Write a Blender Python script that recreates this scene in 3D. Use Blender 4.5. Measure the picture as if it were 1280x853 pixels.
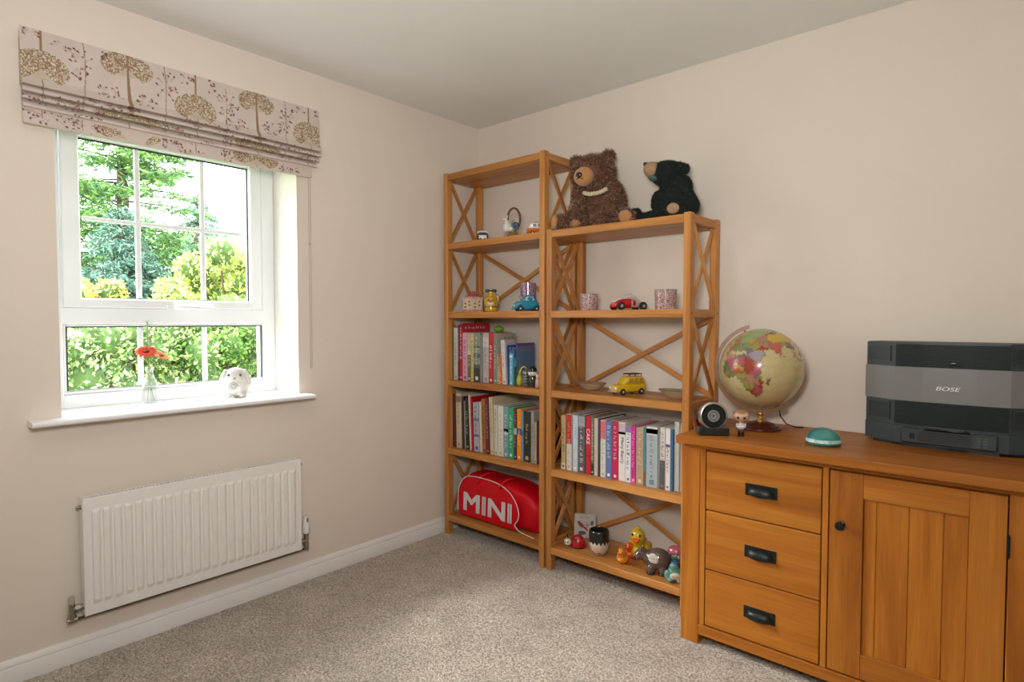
import bpy, bmesh, math, random
import numpy as np
from mathutils import Vector, Matrix, Euler

PI = math.pi
for o in list(bpy.data.objects):
    bpy.data.objects.remove(o)
SC = bpy.context.scene
COL = SC.collection

# ------------------------------------------------------------------ camera
cam_d = bpy.data.cameras.new('camera')
cam = bpy.data.objects.new('camera', cam_d)
COL.objects.link(cam)
SC.camera = cam
cam_d.sensor_width = 36.0
cam_d.sensor_fit = 'HORIZONTAL'
cam_d.lens = 745.24 / 1280 * 36.0
cam_d.clip_start = 0.05
cam_d.clip_end = 200
cam.location = (2.5982, -2.621, 1.2386)
cam.rotation_euler = Euler((math.radians(90 - 2.0324), 0, math.radians(41.5638)), 'XYZ')

# ------------------------------------------------------------------ sky, sun, lamps, exposure
world = bpy.data.worlds.new('sky')
SC.world = world
world.use_nodes = True
_nt = world.node_tree
_bg = _nt.nodes['Background']
_bg.inputs['Strength'].default_value = 8.0
_tc = _nt.nodes.new('ShaderNodeTexCoord')
_sep = _nt.nodes.new('ShaderNodeSeparateXYZ')
_cr = _nt.nodes.new('ShaderNodeValToRGB')
_nt.links.new(_tc.outputs['Generated'], _sep.inputs[0])
_nt.links.new(_sep.outputs['Z'], _cr.inputs[0])
_nt.links.new(_cr.outputs[0], _bg.inputs[0])
_cr.color_ramp.elements[0].position = 0.0
_cr.color_ramp.elements[0].color = (1.0, 0.985, 0.95, 1)
_cr.color_ramp.elements[1].position = 0.8
_cr.color_ramp.elements[1].color = (0.80, 0.89, 1.0, 1)

sun_d = bpy.data.lights.new('sun', 'SUN')
sun_d.energy = 20.0
sun_d.angle = math.radians(38)
sun_d.color = (1.0, 0.98, 0.95)
sun = bpy.data.objects.new('sun', sun_d)
COL.objects.link(sun)
sun.rotation_euler = Vector((1.55, 0.75, -1.45)).to_track_quat('-Z', 'Y').to_euler()


def area(name, loc, target, sx, sy, power, color=(1, 1, 1)):
    d = bpy.data.lights.new(name, 'AREA')
    d.shape = 'RECTANGLE'
    d.size = sx
    d.size_y = sy
    d.energy = power
    d.color = color
    o = bpy.data.objects.new(name, d)
    COL.objects.link(o)
    o.location = loc
    o.rotation_euler = (Vector(target) - Vector(loc)).to_track_quat('-Z', 'Y').to_euler()
    return o


# daylight portal in the window opening; fill lamp added out of view, aimed at the ceiling to brighten the room
portal = area('window_portal', (-0.27, -1.65, 1.45), (1.0, -1.65, 1.45), 0.9, 1.15, 1.0)
portal.data.cycles.is_portal = True
area('added_bounce_fill', (2.35, -2.5, 1.55), (1.0, -1.25, 2.4), 0.35, 0.35, 32.0, (1.0, 0.985, 0.965))

SC.view_settings.view_transform = 'Standard'
SC.view_settings.look = 'None'
SC.view_settings.gamma = 1.0
SC.view_settings.use_curve_mapping = False
SC.view_settings.exposure = 0.0


# ------------------------------------------------------------------ helpers: colour and materials
def lin(h):
    if isinstance(h, (tuple, list)):
        return tuple(h[:3])
    h = h.lstrip('#')
    v = [int(h[i:i + 2], 16) / 255 for i in (0, 2, 4)]
    return tuple(c / 12.92 if c <= 0.04045 else ((c + 0.055) / 1.055) ** 2.4 for c in v)


def c4(h):
    return (*lin(h), 1.0)


_mats = {}


def M(name, color='#808080', rough=0.5, metal=0.0, noise=0.0, nscale=30.0, bump=0.0, bscale=60.0,
      coat=0.0, spec=0.5, sheen=0.0, emit=None):
    key = (name, str(color), rough, metal, noise, nscale, bump, bscale, coat, spec, sheen)
    if key in _mats:
        return _mats[key]
    m = bpy.data.materials.new(name)
    m.use_nodes = True
    nt = m.node_tree
    b = nt.nodes['Principled BSDF']
    b.inputs['Roughness'].default_value = rough
    b.inputs['Metallic'].default_value = metal
    b.inputs['Specular IOR Level'].default_value = spec
    b.inputs['Coat Weight'].default_value = coat
    b.inputs['Coat Roughness'].default_value = 0.08
    b.inputs['Sheen Weight'].default_value = sheen
    b.inputs['Base Color'].default_value = c4(color)
    tc = nt.nodes.new('ShaderNodeTexCoord')
    n = nt.nodes.new('ShaderNodeTexNoise')
    n.inputs['Scale'].default_value = nscale
    n.inputs['Detail'].default_value = 4
    nt.links.new(tc.outputs['Object'], n.inputs['Vector'])
    cr = nt.nodes.new('ShaderNodeValToRGB')
    a = lin(color)
    k = max(noise, 0.02)
    cr.color_ramp.elements[0].position = 0.3
    cr.color_ramp.elements[1].position = 0.7
    cr.color_ramp.elements[0].color = (*[c * (1 - k) for c in a], 1)
    cr.color_ramp.elements[1].color = (*[min(1, c * (1 + k)) for c in a], 1)
    nt.links.new(n.outputs[0], cr.inputs[0])
    nt.links.new(cr.outputs[0], b.inputs['Base Color'])
    if bump > 0:
        n2 = nt.nodes.new('ShaderNodeTexNoise')
        n2.inputs['Scale'].default_value = bscale
        n2.inputs['Detail'].default_value = 6
        nt.links.new(tc.outputs['Object'], n2.inputs['Vector'])
        bp = nt.nodes.new('ShaderNodeBump')
        bp.inputs['Strength'].default_value = bump
        bp.inputs['Distance'].default_value = 0.003
        nt.links.new(n2.outputs[0], bp.inputs['Height'])
        nt.links.new(bp.outputs[0], b.inputs['Normal'])
    _mats[key] = m
    return m


def wood(name, axis, dark, mid, light, rough=0.42, freq=1.0):
    """timber with the grain running along one local axis of the board"""
    key = (name, axis)
    if key in _mats:
        return _mats[key]
    m = bpy.data.materials.new(name + '_' + 'xyz'[axis])
    m.use_nodes = True
    nt = m.node_tree
    N = nt.nodes.new
    L = nt.links.new
    b = nt.nodes['Principled BSDF']
    b.inputs['Roughness'].default_value = rough
    b.inputs['Specular IOR Level'].default_value = 0.4
    tc = N('ShaderNodeTexCoord')
    oi = N('ShaderNodeObjectInfo')
    mul = N('ShaderNodeVectorMath')
    mul.operation = 'SCALE'
    mul.inputs[0].default_value = (17.3, 9.7, 23.1)
    L(oi.outputs['Random'], mul.inputs['Scale'])
    add = N('ShaderNodeVectorMath')
    add.operation = 'ADD'
    L(tc.outputs['Object'], add.inputs[0])
    L(mul.outputs[0], add.inputs[1])
    sc = [22.0 * freq] * 3
    sc[axis] = 1.3 * freq
    mp = N('ShaderNodeMapping')
    mp.inputs['Scale'].default_value = sc
    L(add.outputs[0], mp.inputs['Vector'])
    n1 = N('ShaderNodeTexNoise')
    n1.inputs['Scale'].default_value = 1.0
    n1.inputs['Detail'].default_value = 6
    n1.inputs['Roughness'].default_value = 0.6
    n1.inputs['Distortion'].default_value = 0.6
    L(mp.outputs[0], n1.inputs['Vector'])
    cr = N('ShaderNodeValToRGB')
    e = cr.color_ramp.elements
    e[0].position = 0.28
    e[0].color = c4(dark)
    e[1].position = 0.72
    e[1].color = c4(light)
    k = e.new(0.5)
    k.color = c4(mid)
    L(n1.outputs[0], cr.inputs[0])
    # fine pores
    sc2 = [160.0] * 3
    sc2[axis] = 6.0
    mp2 = N('ShaderNodeMapping')
    mp2.inputs['Scale'].default_value = sc2
    L(add.outputs[0], mp2.inputs['Vector'])
    n2 = N('ShaderNodeTexNoise')
    n2.inputs['Scale'].default_value = 1.0
    n2.inputs['Detail'].default_value = 3
    L(mp2.outputs[0], n2.inputs['Vector'])
    r2 = N('ShaderNodeMapRange')
    r2.inputs['From Min'].default_value = 0.3
    r2.inputs['From Max'].default_value = 0.7
    r2.inputs['To Min'].default_value = 0.86
    r2.inputs['To Max'].default_value = 1.06
    L(n2.outputs[0], r2.inputs['Value'])
    # board to board tone
    r3 = N('ShaderNodeMapRange')
    r3.inputs['To Min'].default_value = 0.90
    r3.inputs['To Max'].default_value = 1.08
    L(oi.outputs['Random'], r3.inputs['Value'])
    mm = N('ShaderNodeMath')
    mm.operation = 'MULTIPLY'
    L(r2.outputs[0], mm.inputs[0])
    L(r3.outputs[0], mm.inputs[1])
    vm = N('ShaderNodeVectorMath')
    vm.operation = 'SCALE'
    L(cr.outputs[0], vm.inputs[0])
    L(mm.outputs[0], vm.inputs['Scale'])
    L(vm.outputs[0], b.inputs['Base Color'])
    bp = N('ShaderNodeBump')
    bp.inputs['Strength'].default_value = 0.15
    bp.inputs['Distance'].default_value = 0.001
    L(n2.outputs[0], bp.inputs['Height'])
    L(bp.outputs[0], b.inputs['Normal'])
    _mats[key] = m
    return m


def oak(a):
    return wood('honey_oak', a, '#955a29', '#c08040', '#d49853')


def pine(a):
    return wood('waxed_pine', a, '#925014', '#b26a1e', '#c17c2c', freq=0.6)


def attr_mat(name, rough=0.6, coat=0.0, bump=0.0, bscale=400, sheen=0.0):
    key = ('attr', name)
    if key in _mats:
        return _mats[key]
    m = bpy.data.materials.new(name)
    m.use_nodes = True
    nt = m.node_tree
    b = nt.nodes['Principled BSDF']
    b.inputs['Roughness'].default_value = rough
    b.inputs['Coat Weight'].default_value = coat
    b.inputs['Sheen Weight'].default_value = sheen
    a = nt.nodes.new('ShaderNodeAttribute')
    a.attribute_name = 'print'
    nt.links.new(a.outputs['Color'], b.inputs['Base Color'])
    if bump:
        tc = nt.nodes.new('ShaderNodeTexCoord')
        n2 = nt.nodes.new('ShaderNodeTexNoise')
        n2.inputs['Scale'].default_value = bscale
        nt.links.new(tc.outputs['Object'], n2.inputs['Vector'])
        bp = nt.nodes.new('ShaderNodeBump')
        bp.inputs['Strength'].default_value = bump
        bp.inputs['Distance'].default_value = 0.001
        nt.links.new(n2.outputs[0], bp.inputs['Height'])
        nt.links.new(bp.outputs[0], b.inputs['Normal'])
    _mats[key] = m
    return m


def glass(name, tint=(1, 1, 1), fac=0.08, rough=0.02, opaque=0.0, body='#ffffff'):
    key = ('glass', name)
    if key in _mats:
        return _mats[key]
    m = bpy.data.materials.new(name)
    m.use_nodes = True
    nt = m.node_tree
    for n in list(nt.nodes):
        if n.type != 'OUTPUT_MATERIAL':
            nt.nodes.remove(n)
    out = [n for n in nt.nodes if n.type == 'OUTPUT_MATERIAL'][0]
    t = nt.nodes.new('ShaderNodeBsdfTransparent')
    t.inputs[0].default_value = (*tint, 1)
    g = nt.nodes.new('ShaderNodeBsdfGlossy')
    g.inputs['Roughness'].default_value = rough
    fr = nt.nodes.new('ShaderNodeLayerWeight')
    fr.inputs['Blend'].default_value = 0.25
    mr = nt.nodes.new('ShaderNodeMapRange')
    mr.inputs['To Min'].default_value = fac * 0.5
    mr.inputs['To Max'].default_value = min(1.0, fac * 5)
    nt.links.new(fr.outputs['Facing'], mr.inputs['Value'])
    mx = nt.nodes.new('ShaderNodeMixShader')
    nt.links.new(mr.outputs[0], mx.inputs[0])
    nt.links.new(t.outputs[0], mx.inputs[1])
    nt.links.new(g.outputs[0], mx.inputs[2])
    last = mx
    if opaque > 0:
        d = nt.nodes.new('ShaderNodeBsdfDiffuse')
        d.inputs[0].default_value = c4(body)
        m2 = nt.nodes.new('ShaderNodeMixShader')
        m2.inputs[0].default_value = opaque
        nt.links.new(mx.outputs[0], m2.inputs[1])
        nt.links.new(d.outputs[0], m2.inputs[2])
        last = m2
    nt.links.new(last.outputs[0], out.inputs[0])
    _mats[key] = m
    return m


# ------------------------------------------------------------------ helpers: objects
ROOTW = {}   # world place of a thing's base
LOCAL = {}   # place of an object in its thing's frame


def tag(o, label=None, cat=None, group=None, kind=None):
    if label:
        o['label'] = label
    if cat:
        o['category'] = cat
    if group:
        o['group'] = group
    if kind:
        o['kind'] = kind
    return o


def thing(name, label, cat, loc=(0, 0, 0), rz=0.0, group=None, rot=None):
    o = bpy.data.objects.new(name, None)
    o.empty_display_size = 0.05
    COL.objects.link(o)
    o.location = loc
    o.rotation_euler = rot if rot else (0, 0, rz)
    ROOTW[o.name] = Vector(loc)
    LOCAL[o.name] = Vector((0, 0, 0))
    return tag(o, label, cat, group)


class MB:
    """collects shapes in thing coordinates (or world coordinates with build(world=True))"""

    def __init__(s):
        s.v = []
        s.f = []
        s.c = None

    def add(s, verts, faces):
        n = len(s.v)
        s.v += [tuple(p) for p in verts]
        s.f += [tuple(i + n for i in f) for f in faces]
        return s

    def box(s, x0, x1, y0, y1, z0, z1, bev=0.0, mat=None):
        cx, cy, cz = (x0 + x1) / 2, (y0 + y1) / 2, (z0 + z1) / 2
        hx, hy, hz = abs(x1 - x0) / 2, abs(y1 - y0) / 2, abs(z1 - z0) / 2
        vs, fs = [], []
        if bev <= 0:
            for a in (-1, 1):
                for b_ in (-1, 1):
                    for c in (-1, 1):
                        vs.append(Vector((a * hx, b_ * hy, c * hz)))
            fs = [(0, 1, 3, 2), (4, 6, 7, 5), (0, 4, 5, 1), (2, 3, 7, 6), (0, 2, 6, 4), (1, 5, 7, 3)]
        else:
            c_ = min(bev, hx * .9, hy * .9, hz * .9)
            idx = {}
            for a in (-1, 1):
                for b_ in (-1, 1):
                    for c in (-1, 1):
                        for ax in range(3):
                            p = [a * (hx - c_), b_ * (hy - c_), c * (hz - c_)]
                            full = (hx, hy, hz)
                            sg = (a, b_, c)
                            p[ax] = sg[ax] * full[ax]
                            idx[(a, b_, c, ax)] = len(vs)
                            vs.append(Vector(p))
            I = lambda a, b_, c, ax: idx[(a, b_, c, ax)]
            for g in (-1, 1):
                fs.append((I(g, -1, -1, 0), I(g, 1, -1, 0), I(g, 1, 1, 0), I(g, -1, 1, 0)))
                fs.append((I(-1, g, -1, 1), I(1, g, -1, 1), I(1, g, 1, 1), I(-1, g, 1, 1)))
                fs.append((I(-1, -1, g, 2), I(1, -1, g, 2), I(1, 1, g, 2), I(-1, 1, g, 2)))
            for a in (-1, 1):
                for b_ in (-1, 1):
                    fs.append((I(a, b_, -1, 0), I(a, b_, 1, 0), I(a, b_, 1, 1), I(a, b_, -1, 1)))
                    fs.append((I(a, -1, b_, 0), I(a, 1, b_, 0), I(a, 1, b_, 2), I(a, -1, b_, 2)))
                    fs.append((I(-1, a, b_, 1), I(1, a, b_, 1), I(1, a, b_, 2), I(-1, a, b_, 2)))
            for a in (-1, 1):
                for b_ in (-1, 1):
                    for c in (-1, 1):
                        fs.append((I(a, b_, c, 0), I(a, b_, c, 1), I(a, b_, c, 2)))
        o = Vector((cx, cy, cz))
        if mat is None:
            return s.add([p + o for p in vs], fs)
        return s.add([mat @ (p + o) for p in vs], fs)

    def lathe(s, prof, seg=32, mat=None, cx=0, cy=0):
        vs, fs = [], []
        for r, z in prof:
            for i in range(seg):
                a = 2 * PI * i / seg
                vs.append(Vector((cx + r * math.cos(a), cy + r * math.sin(a), z)))
        for k in range(len(prof) - 1):
            for i in range(seg):
                j = (i + 1) % seg
                fs.append((k * seg + i, k * seg + j, (k + 1) * seg + j, (k + 1) * seg + i))
        if prof[0][0] > 1e-5:
            fs.append(tuple(range(seg)))
        if prof[-1][0] > 1e-5:
            fs.append(tuple((len(prof) - 1) * seg + i for i in range(seg)))
        if mat is not None:
            vs = [mat @ p for p in vs]
        return s.add(vs, fs)

    def ell(s, c, r, rot=None, seg=20, rings=12, zmin=-1.0, zmax=1.0):
        vs, fs = [], []
        R = Euler(rot).to_matrix() if rot else Matrix.Identity(3)
        a0, a1 = math.asin(max(-1, zmin)), math.asin(min(1, zmax))
        for k in range(rings + 1):
            a = a0 + (a1 - a0) * k / rings
            for i in range(seg):
                t = 2 * PI * i / seg
                p = Vector((r[0] * math.cos(a) * math.cos(t), r[1] * math.cos(a) * math.sin(t), r[2] * math.sin(a)))
                vs.append(R @ p + Vector(c))
        for k in range(rings):
            for i in range(seg):
                j = (i + 1) % seg
                fs.append((k * seg + i, k * seg + j, (k + 1) * seg + j, (k + 1) * seg + i))
        if zmin > -1:
            fs.append(tuple(range(seg)))
        if zmax < 1:
            fs.append(tuple(rings * seg + i for i in range(seg)))
        return s.add(vs, fs)

    def tube(s, pts, r, seg=10, caps=True):
        pts = [Vector(p) for p in pts]
        rs = r if isinstance(r, (list, tuple)) else [r] * len(pts)
        vs, fs = [], []
        up = None
        for i, p in enumerate(pts):
            d = (pts[min(i + 1, len(pts) - 1)] - pts[max(i - 1, 0)]).normalized()
            if up is None:
                up = Vector((0, 0, 1)) if abs(d.z) < 0.9 else Vector((1, 0, 0))
            x = d.cross(up)
            if x.length < 1e-6:
                x = d.orthogonal()
            x.normalize()
            y = x.cross(d).normalized()
            up = y
            for k in range(seg):
                a = 2 * PI * k / seg
                vs.append(p + (x * math.cos(a) + y * math.sin(a)) * rs[i])
        for i in range(len(pts) - 1):
            for k in range(seg):
                j = (k + 1) % seg
                fs.append((i * seg + k, i * seg + j, (i + 1) * seg + j, (i + 1) * seg + k))
        if caps:
            fs.append(tuple(range(seg)))
            fs.append(tuple((len(pts) - 1) * seg + k for k in range(seg)))
        return s.add(vs, fs)

    def prism(s, poly, a0, a1, axis=2, mat=None):
        """poly in the two other axes (order x,y / x,z / y,z), extruded along axis"""
        vs = []
        for a in (a0, a1):
            for p, q in poly:
                if axis == 2:
                    v = Vector((p, q, a))
                elif axis == 1:
                    v = Vector((p, a, q))
                else:
                    v = Vector((a, p, q))
                vs.append(mat @ v if mat is not None else v)
        n = len(poly)
        fs = [tuple(range(n)), tuple(range(n, 2 * n))]
        for i in range(n):
            j = (i + 1) % n
            fs.append((i, j, n + j, n + i))
        return s.add(vs, fs)

    def bar(s, p, q, w, t, normal):
        """square-edged bar from p to q, w wide across, t thick along normal"""
        p, q = Vector(p), Vector(q)
        d = (q - p).normalized()
        n = Vector(normal).normalized()
        u = n.cross(d).normalized()
        vs = []
        for e in (p, q):
            for a, b_ in ((-1, -1), (1, -1), (1, 1), (-1, 1)):
                vs.append(e + u * a * w / 2 + n * b_ * t / 2)
        return s.add(vs, [(0, 1, 2, 3), (4, 5, 6, 7), (0, 1, 5, 4), (1, 2, 6, 5), (2, 3, 7, 6), (3, 0, 4, 7)])

    def build(s, name, mat, parent=None, world=False, smooth=False, fixn=True, origin=None, colors=None):
        me = bpy.data.meshes.new(name)
        vs = np.array(s.v, dtype=float).reshape(-1, 3)
        if world and parent is not None:
            r = parent
            while r.parent:
                r = r.parent
            vs = vs - np.array(ROOTW[r.name])
        if origin is None:
            og = (vs.min(0) + vs.max(0)) / 2
        else:
            og = np.array(origin, float)
        me.from_pydata((vs - og).tolist(), [], s.f)
        if fixn:
            bm = bmesh.new()
            bm.from_mesh(me)
            bmesh.ops.recalc_face_normals(bm, faces=bm.faces)
            bm.to_mesh(me)
            bm.free()
        if smooth is not False:
            me.polygons.foreach_set('use_smooth', [True] * len(me.polygons))
            if smooth is not True:
                try:
                    me.set_sharp_from_angle(angle=math.radians(smooth))
                except Exception:
                    pass
        if colors is not None:
            ca = me.color_attributes.new('print', 'FLOAT_COLOR', 'POINT')
            arr = np.ones((len(me.vertices), 4), dtype=np.float32)
            arr[:, :3] = colors
            ca.data.foreach_set('color', arr.ravel())
        if isinstance(mat, (list, tuple)):
            for m_ in mat:
                me.materials.append(m_)
        else:
            me.materials.append(mat)
        o = bpy.data.objects.new(name, me)
        COL.objects.link(o)
        return attach(o, og, parent)


def attach(o, og, parent):
    og = Vector(og)
    if parent is not None:
        o.parent = parent
        o.location = og - LOCAL[parent.name]
    else:
        o.location = og
        ROOTW[o.name] = og.copy()
    LOCAL[o.name] = og.copy() if parent is not None else Vector((0, 0, 0))
    return o


def boxp(name, mat, parent, x0, x1, y0, y1, z0, z1, bev=0.0015, world=True):
    return MB().box(x0, x1, y0, y1, z0, z1, bev).build(name, mat, parent, world=world)


def struct(o, label=None):
    o['kind'] = 'structure'
    if label:
        o['label'] = label
        o['category'] = o.name.split('_')[0]
    return o


_txt = {}


def text_mb(body, w, h, depth, mat):
    """lettering w wide and h high in the local xz plane facing -y, centred on the origin, mapped by mat"""
    if body not in _txt:
        cu = bpy.data.curves.new('letters', 'FONT')
        cu.body = body
        cu.size = 1.0
        cu.resolution_u = 3
        cu.extrude = 0.02
        o = bpy.data.objects.new('letters', cu)
        COL.objects.link(o)
        dg = bpy.context.evaluated_depsgraph_get()
        me = bpy.data.meshes.new_from_object(o.evaluated_get(dg))
        V_ = np.array([v.co[:] for v in me.vertices])
        F_ = [tuple(p.vertices) for p in me.polygons]
        bpy.data.objects.remove(o)
        bpy.data.meshes.remove(me)
        V_[:, :2] -= (V_[:, :2].min(0) + V_[:, :2].max(0)) / 2
        V_[:, :2] /= (V_[:, :2].max(0) - V_[:, :2].min(0))
        V_[:, 2] = np.sign(V_[:, 2])
        _txt[body] = (V_, F_)
    V_, F_ = _txt[body]
    m = MB()
    m.add([mat @ Vector((p[0] * w, -p[2] * depth / 2, p[1] * h)) for p in V_], F_)
    return m


def dashes_mb(length, width, mat, seed=0, cell=None, fill=0.72, depth=0.0006):
    """illegible small print: rows of little strokes in the local xz plane facing -y"""
    rnd = random.Random(seed)
    m = MB()
    cell = cell or width * 0.55
    x = -length / 2
    while x < length / 2 - cell:
        wd = rnd.choice((1, 2, 3, 4)) * cell
        e = min(x + wd, length / 2)
        k = x
        while k < e:
            cw = cell * rnd.uniform(.5, .8)
            hh = width * rnd.choice((.55, .7, 1.0))
            z0 = -width / 2
            if rnd.random() < fill:
                m.box(k, min(k + cw * .4, e), -depth, depth, z0, z0 + hh, mat=mat)
                m.box(k, min(k + cw, e), -depth, depth, z0 + hh * rnd.choice((0, .45, .8)), z0 + hh * rnd.choice((.2, .62, 1.0)) + 0.0002, mat=mat)
            else:
                m.box(k, min(k + cw * .5, e), -depth, depth, z0, z0 + hh, mat=mat)
            k += cell
        x = e + cell
    return m


def blob(parts, voxel, smooth_it=8):
    """one continuous skin around overlapping ellipsoids"""
    m = MB()
    for p in parts:
        if len(p) == 2:
            m.ell(p[0], p[1], seg=16, rings=10)
        else:
            m.ell(p[0], p[1], p[2], seg=16, rings=10)
    me = bpy.data.meshes.new('tmp')
    me.from_pydata(m.v, [], m.f)
    bm = bmesh.new()
    bm.from_mesh(me)
    bmesh.ops.remove_doubles(bm, verts=bm.verts, dist=1e-6)
    bmesh.ops.recalc_face_normals(bm, faces=bm.faces)
    bm.to_mesh(me)
    bm.free()
    o = bpy.data.objects.new('tmp', me)
    COL.objects.link(o)
    r = o.modifiers.new('r', 'REMESH')
    r.mode = 'VOXEL'
    r.voxel_size = voxel
    r.use_smooth_shade = True
    sm = o.modifiers.new('s', 'SMOOTH')
    sm.factor = 0.5
    sm.iterations = smooth_it
    dg = bpy.context.evaluated_depsgraph_get()
    me2 = bpy.data.meshes.new_from_object(o.evaluated_get(dg))
    out = MB()
    out.v = [tuple(v.co) for v in me2.vertices]
    out.f = [tuple(p.vertices) for p in me2.polygons]
    out.n = [tuple(v.normal) for v in me2.vertices]
    bpy.data.objects.remove(o)
    bpy.data.meshes.remove(me)
    bpy.data.meshes.remove(me2)
    return out


def T(x=0, y=0, z=0, rx=0, ry=0, rz=0, s=1):
    return Matrix.Translation((x, y, z)) @ Euler((rx, ry, rz)).to_matrix().to_4x4() @ Matrix.Scale(s, 4)

# =================================================================== the room
WALLC = '#e3d8cb'
m_wall = M('cream_wall_paint', WALLC, 0.85, noise=0.02, nscale=3, bump=0.05, bscale=300, spec=0.2)
m_ceil = M('white_ceiling_paint', '#e9e8e5', 0.9, noise=0.015, nscale=2, bump=0.05, bscale=200, spec=0.1)
m_gloss = M('white_gloss_paint', '#e8e6e2', 0.3, noise=0.01, nscale=5)
m_upvc = M('white_window_plastic', '#eef0f2', 0.28, noise=0.008, nscale=5)

mb = MB()
Y0, Y1, ZB, ZT = -2.1059, -1.1978, 0.8736, 2.05
mb.box(-0.30, 0, -3.8, Y0, 0, 2.4)
mb.box(-0.30, 0, Y1, 0.3, 0, 2.4)
mb.box(-0.30, 0, Y0, Y1, 0, ZB)
mb.box(-0.30, 0, Y0, Y1, ZT, 2.4)
struct(mb.build('wall_left', m_wall))
struct(MB().box(0, 3.6, 0, 0.2, 0, 2.4).build('wall_back', m_wall))
struct(MB().box(3.4, 3.6, -3.8, 0, 0, 2.4).build('wall_right', m_wall))
struct(MB().box(0, 3.4, -3.8, -3.55, 0, 2.4).build('wall_front', m_wall))
struct(MB().box(-0.3, 3.6, -3.8, 0.3, 2.4, 2.55).build('ceiling', m_ceil))

# carpet: deep pile, mottled beige
m_carpet = bpy.data.materials.new('beige_twist_carpet')
m_carpet.use_nodes = True
nt = m_carpet.node_tree
b = nt.nodes['Principled BSDF']
b.inputs['Roughness'].default_value = 1.0
b.inputs['Specular IOR Level'].default_value = 0.05
b.inputs['Sheen Weight'].default_value = 0.25
tc = nt.nodes.new('ShaderNodeTexCoord')
v = nt.nodes.new('ShaderNodeTexVoronoi')
v.inputs['Scale'].default_value = 210
n1 = nt.nodes.new('ShaderNodeTexNoise')
n1.inputs['Scale'].default_value = 130
n1.inputs['Detail'].default_value = 5
n2 = nt.nodes.new('ShaderNodeTexNoise')
n2.inputs['Scale'].default_value = 7
n2.inputs['Detail'].default_value = 4
for q in (v, n1, n2):
    nt.links.new(tc.outputs['Object'], q.inputs['Vector'])
cr = nt.nodes.new('ShaderNodeValToRGB')
cr.color_ramp.elements[0].position = 0.33
cr.color_ramp.elements[0].color = c4('#8b7c6d')
cr.color_ramp.elements[1].position = 0.66
cr.color_ramp.elements[1].color = c4('#e0d4c7')
nt.links.new(n1.outputs[0], cr.inputs[0])
mr = nt.nodes.new('ShaderNodeMapRange')
mr.inputs['From Min'].default_value = 0.3
mr.inputs['From Max'].default_value = 0.7
mr.inputs['To Min'].default_value = 0.82
mr.inputs['To Max'].default_value = 1.08
nt.links.new(n2.outputs[0], mr.inputs['Value'])
vm = nt.nodes.new('ShaderNodeVectorMath')
vm.operation = 'SCALE'
nt.links.new(cr.outputs[0], vm.inputs[0])
nt.links.new(mr.outputs[0], vm.inputs['Scale'])
nt.links.new(vm.outputs[0], b.inputs['Base Color'])
bp = nt.nodes.new('ShaderNodeBump')
bp.inputs['Strength'].default_value = 0.9
bp.inputs['Distance'].default_value = 0.006
nt.links.new(n1.outputs[0], bp.inputs['Height'])
nt.links.new(bp.outputs[0], b.inputs['Normal'])
struct(MB().box(-0.05, 3.45, -3.6, 0.05, -0.05, 0).build('floor', m_carpet))

# carpet pile: short tufts of yarn over the part of the floor in view
rng = np.random.default_rng(5)
NT = 90000
px_ = rng.uniform(0.02, 2.4, NT)
py_ = rng.uniform(-2.55, -0.01, NT)
keep = (px_ < 1.56) | (py_ < -0.49)
keep &= (px_ - 2.6) * -0.663 + (py_ + 2.62) * 0.748 > 0.9
px_, py_ = px_[keep], py_[keep]
n_ = len(px_)
ang = rng.uniform(0, 2 * PI, n_)
hgt = rng.uniform(0.003, 0.007, n_)
wid = rng.uniform(0.0012, 0.0022, n_)
lx, ly = rng.normal(0, 0.0022, n_), rng.normal(0, 0.0022, n_)
V = np.zeros((n_, 3, 3))
V[:, 0] = np.stack([px_ - np.cos(ang) * wid, py_ - np.sin(ang) * wid, np.zeros(n_)], 1)
V[:, 1] = np.stack([px_ + np.cos(ang) * wid, py_ + np.sin(ang) * wid, np.zeros(n_)], 1)
V[:, 2] = np.stack([px_ + lx, py_ + ly, hgt], 1)
me = bpy.data.meshes.new('carpet_pile')
me.vertices.add(n_ * 3)
me.vertices.foreach_set('co', V.ravel())
me.loops.add(n_ * 3)
me.loops.foreach_set('vertex_index', np.arange(n_ * 3))
me.polygons.add(n_)
me.polygons.foreach_set('loop_start', np.arange(n_) * 3)
me.update()
me.materials.append(m_carpet)
o = bpy.data.objects.new('carpet_pile', me)
COL.objects.link(o)
tag(o, 'short beige tufted pile of the fitted carpet', 'carpet', kind='stuff')

# skirting boards
prof = [(0, 0), (0.0185, 0), (0.0185, 0.056), (0.0165, 0.0585), (0.0135, 0.0590), (0.0135, 0.0625), (0.0155, 0.0645),
        (0.0135, 0.072), (0.0095, 0.080), (0.005, 0.0835), (0, 0.0835)]
struct(MB().prism(prof, -3.55, 0.0, axis=1).build('baseboard_left', m_gloss, smooth=40))
struct(MB().prism([(-a, z) for a, z in prof], 0.0, 3.4, axis=0).build('baseboard_back', m_gloss, smooth=40))
struct(MB().prism([(3.4 - a, z) for a, z in prof], -3.55, 0.0, axis=1).build('baseboard_right', m_gloss, smooth=40))
struct(MB().prism([(-3.55 + a, z) for a, z in prof], 0.0, 3.4, axis=0).build('baseboard_front', m_gloss, smooth=40))

# ------------------------------------------------------------------- window
win = bpy.data.objects.new('window_1', None)
COL.objects.link(win)
win.location = (-0.25, -1.652, 0.8928)
ROOTW[win.name] = Vector(win.location)
LOCAL[win.name] = Vector((0, 0, 0))
struct(win)
FX0, FX1 = -0.292, -0.222


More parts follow.
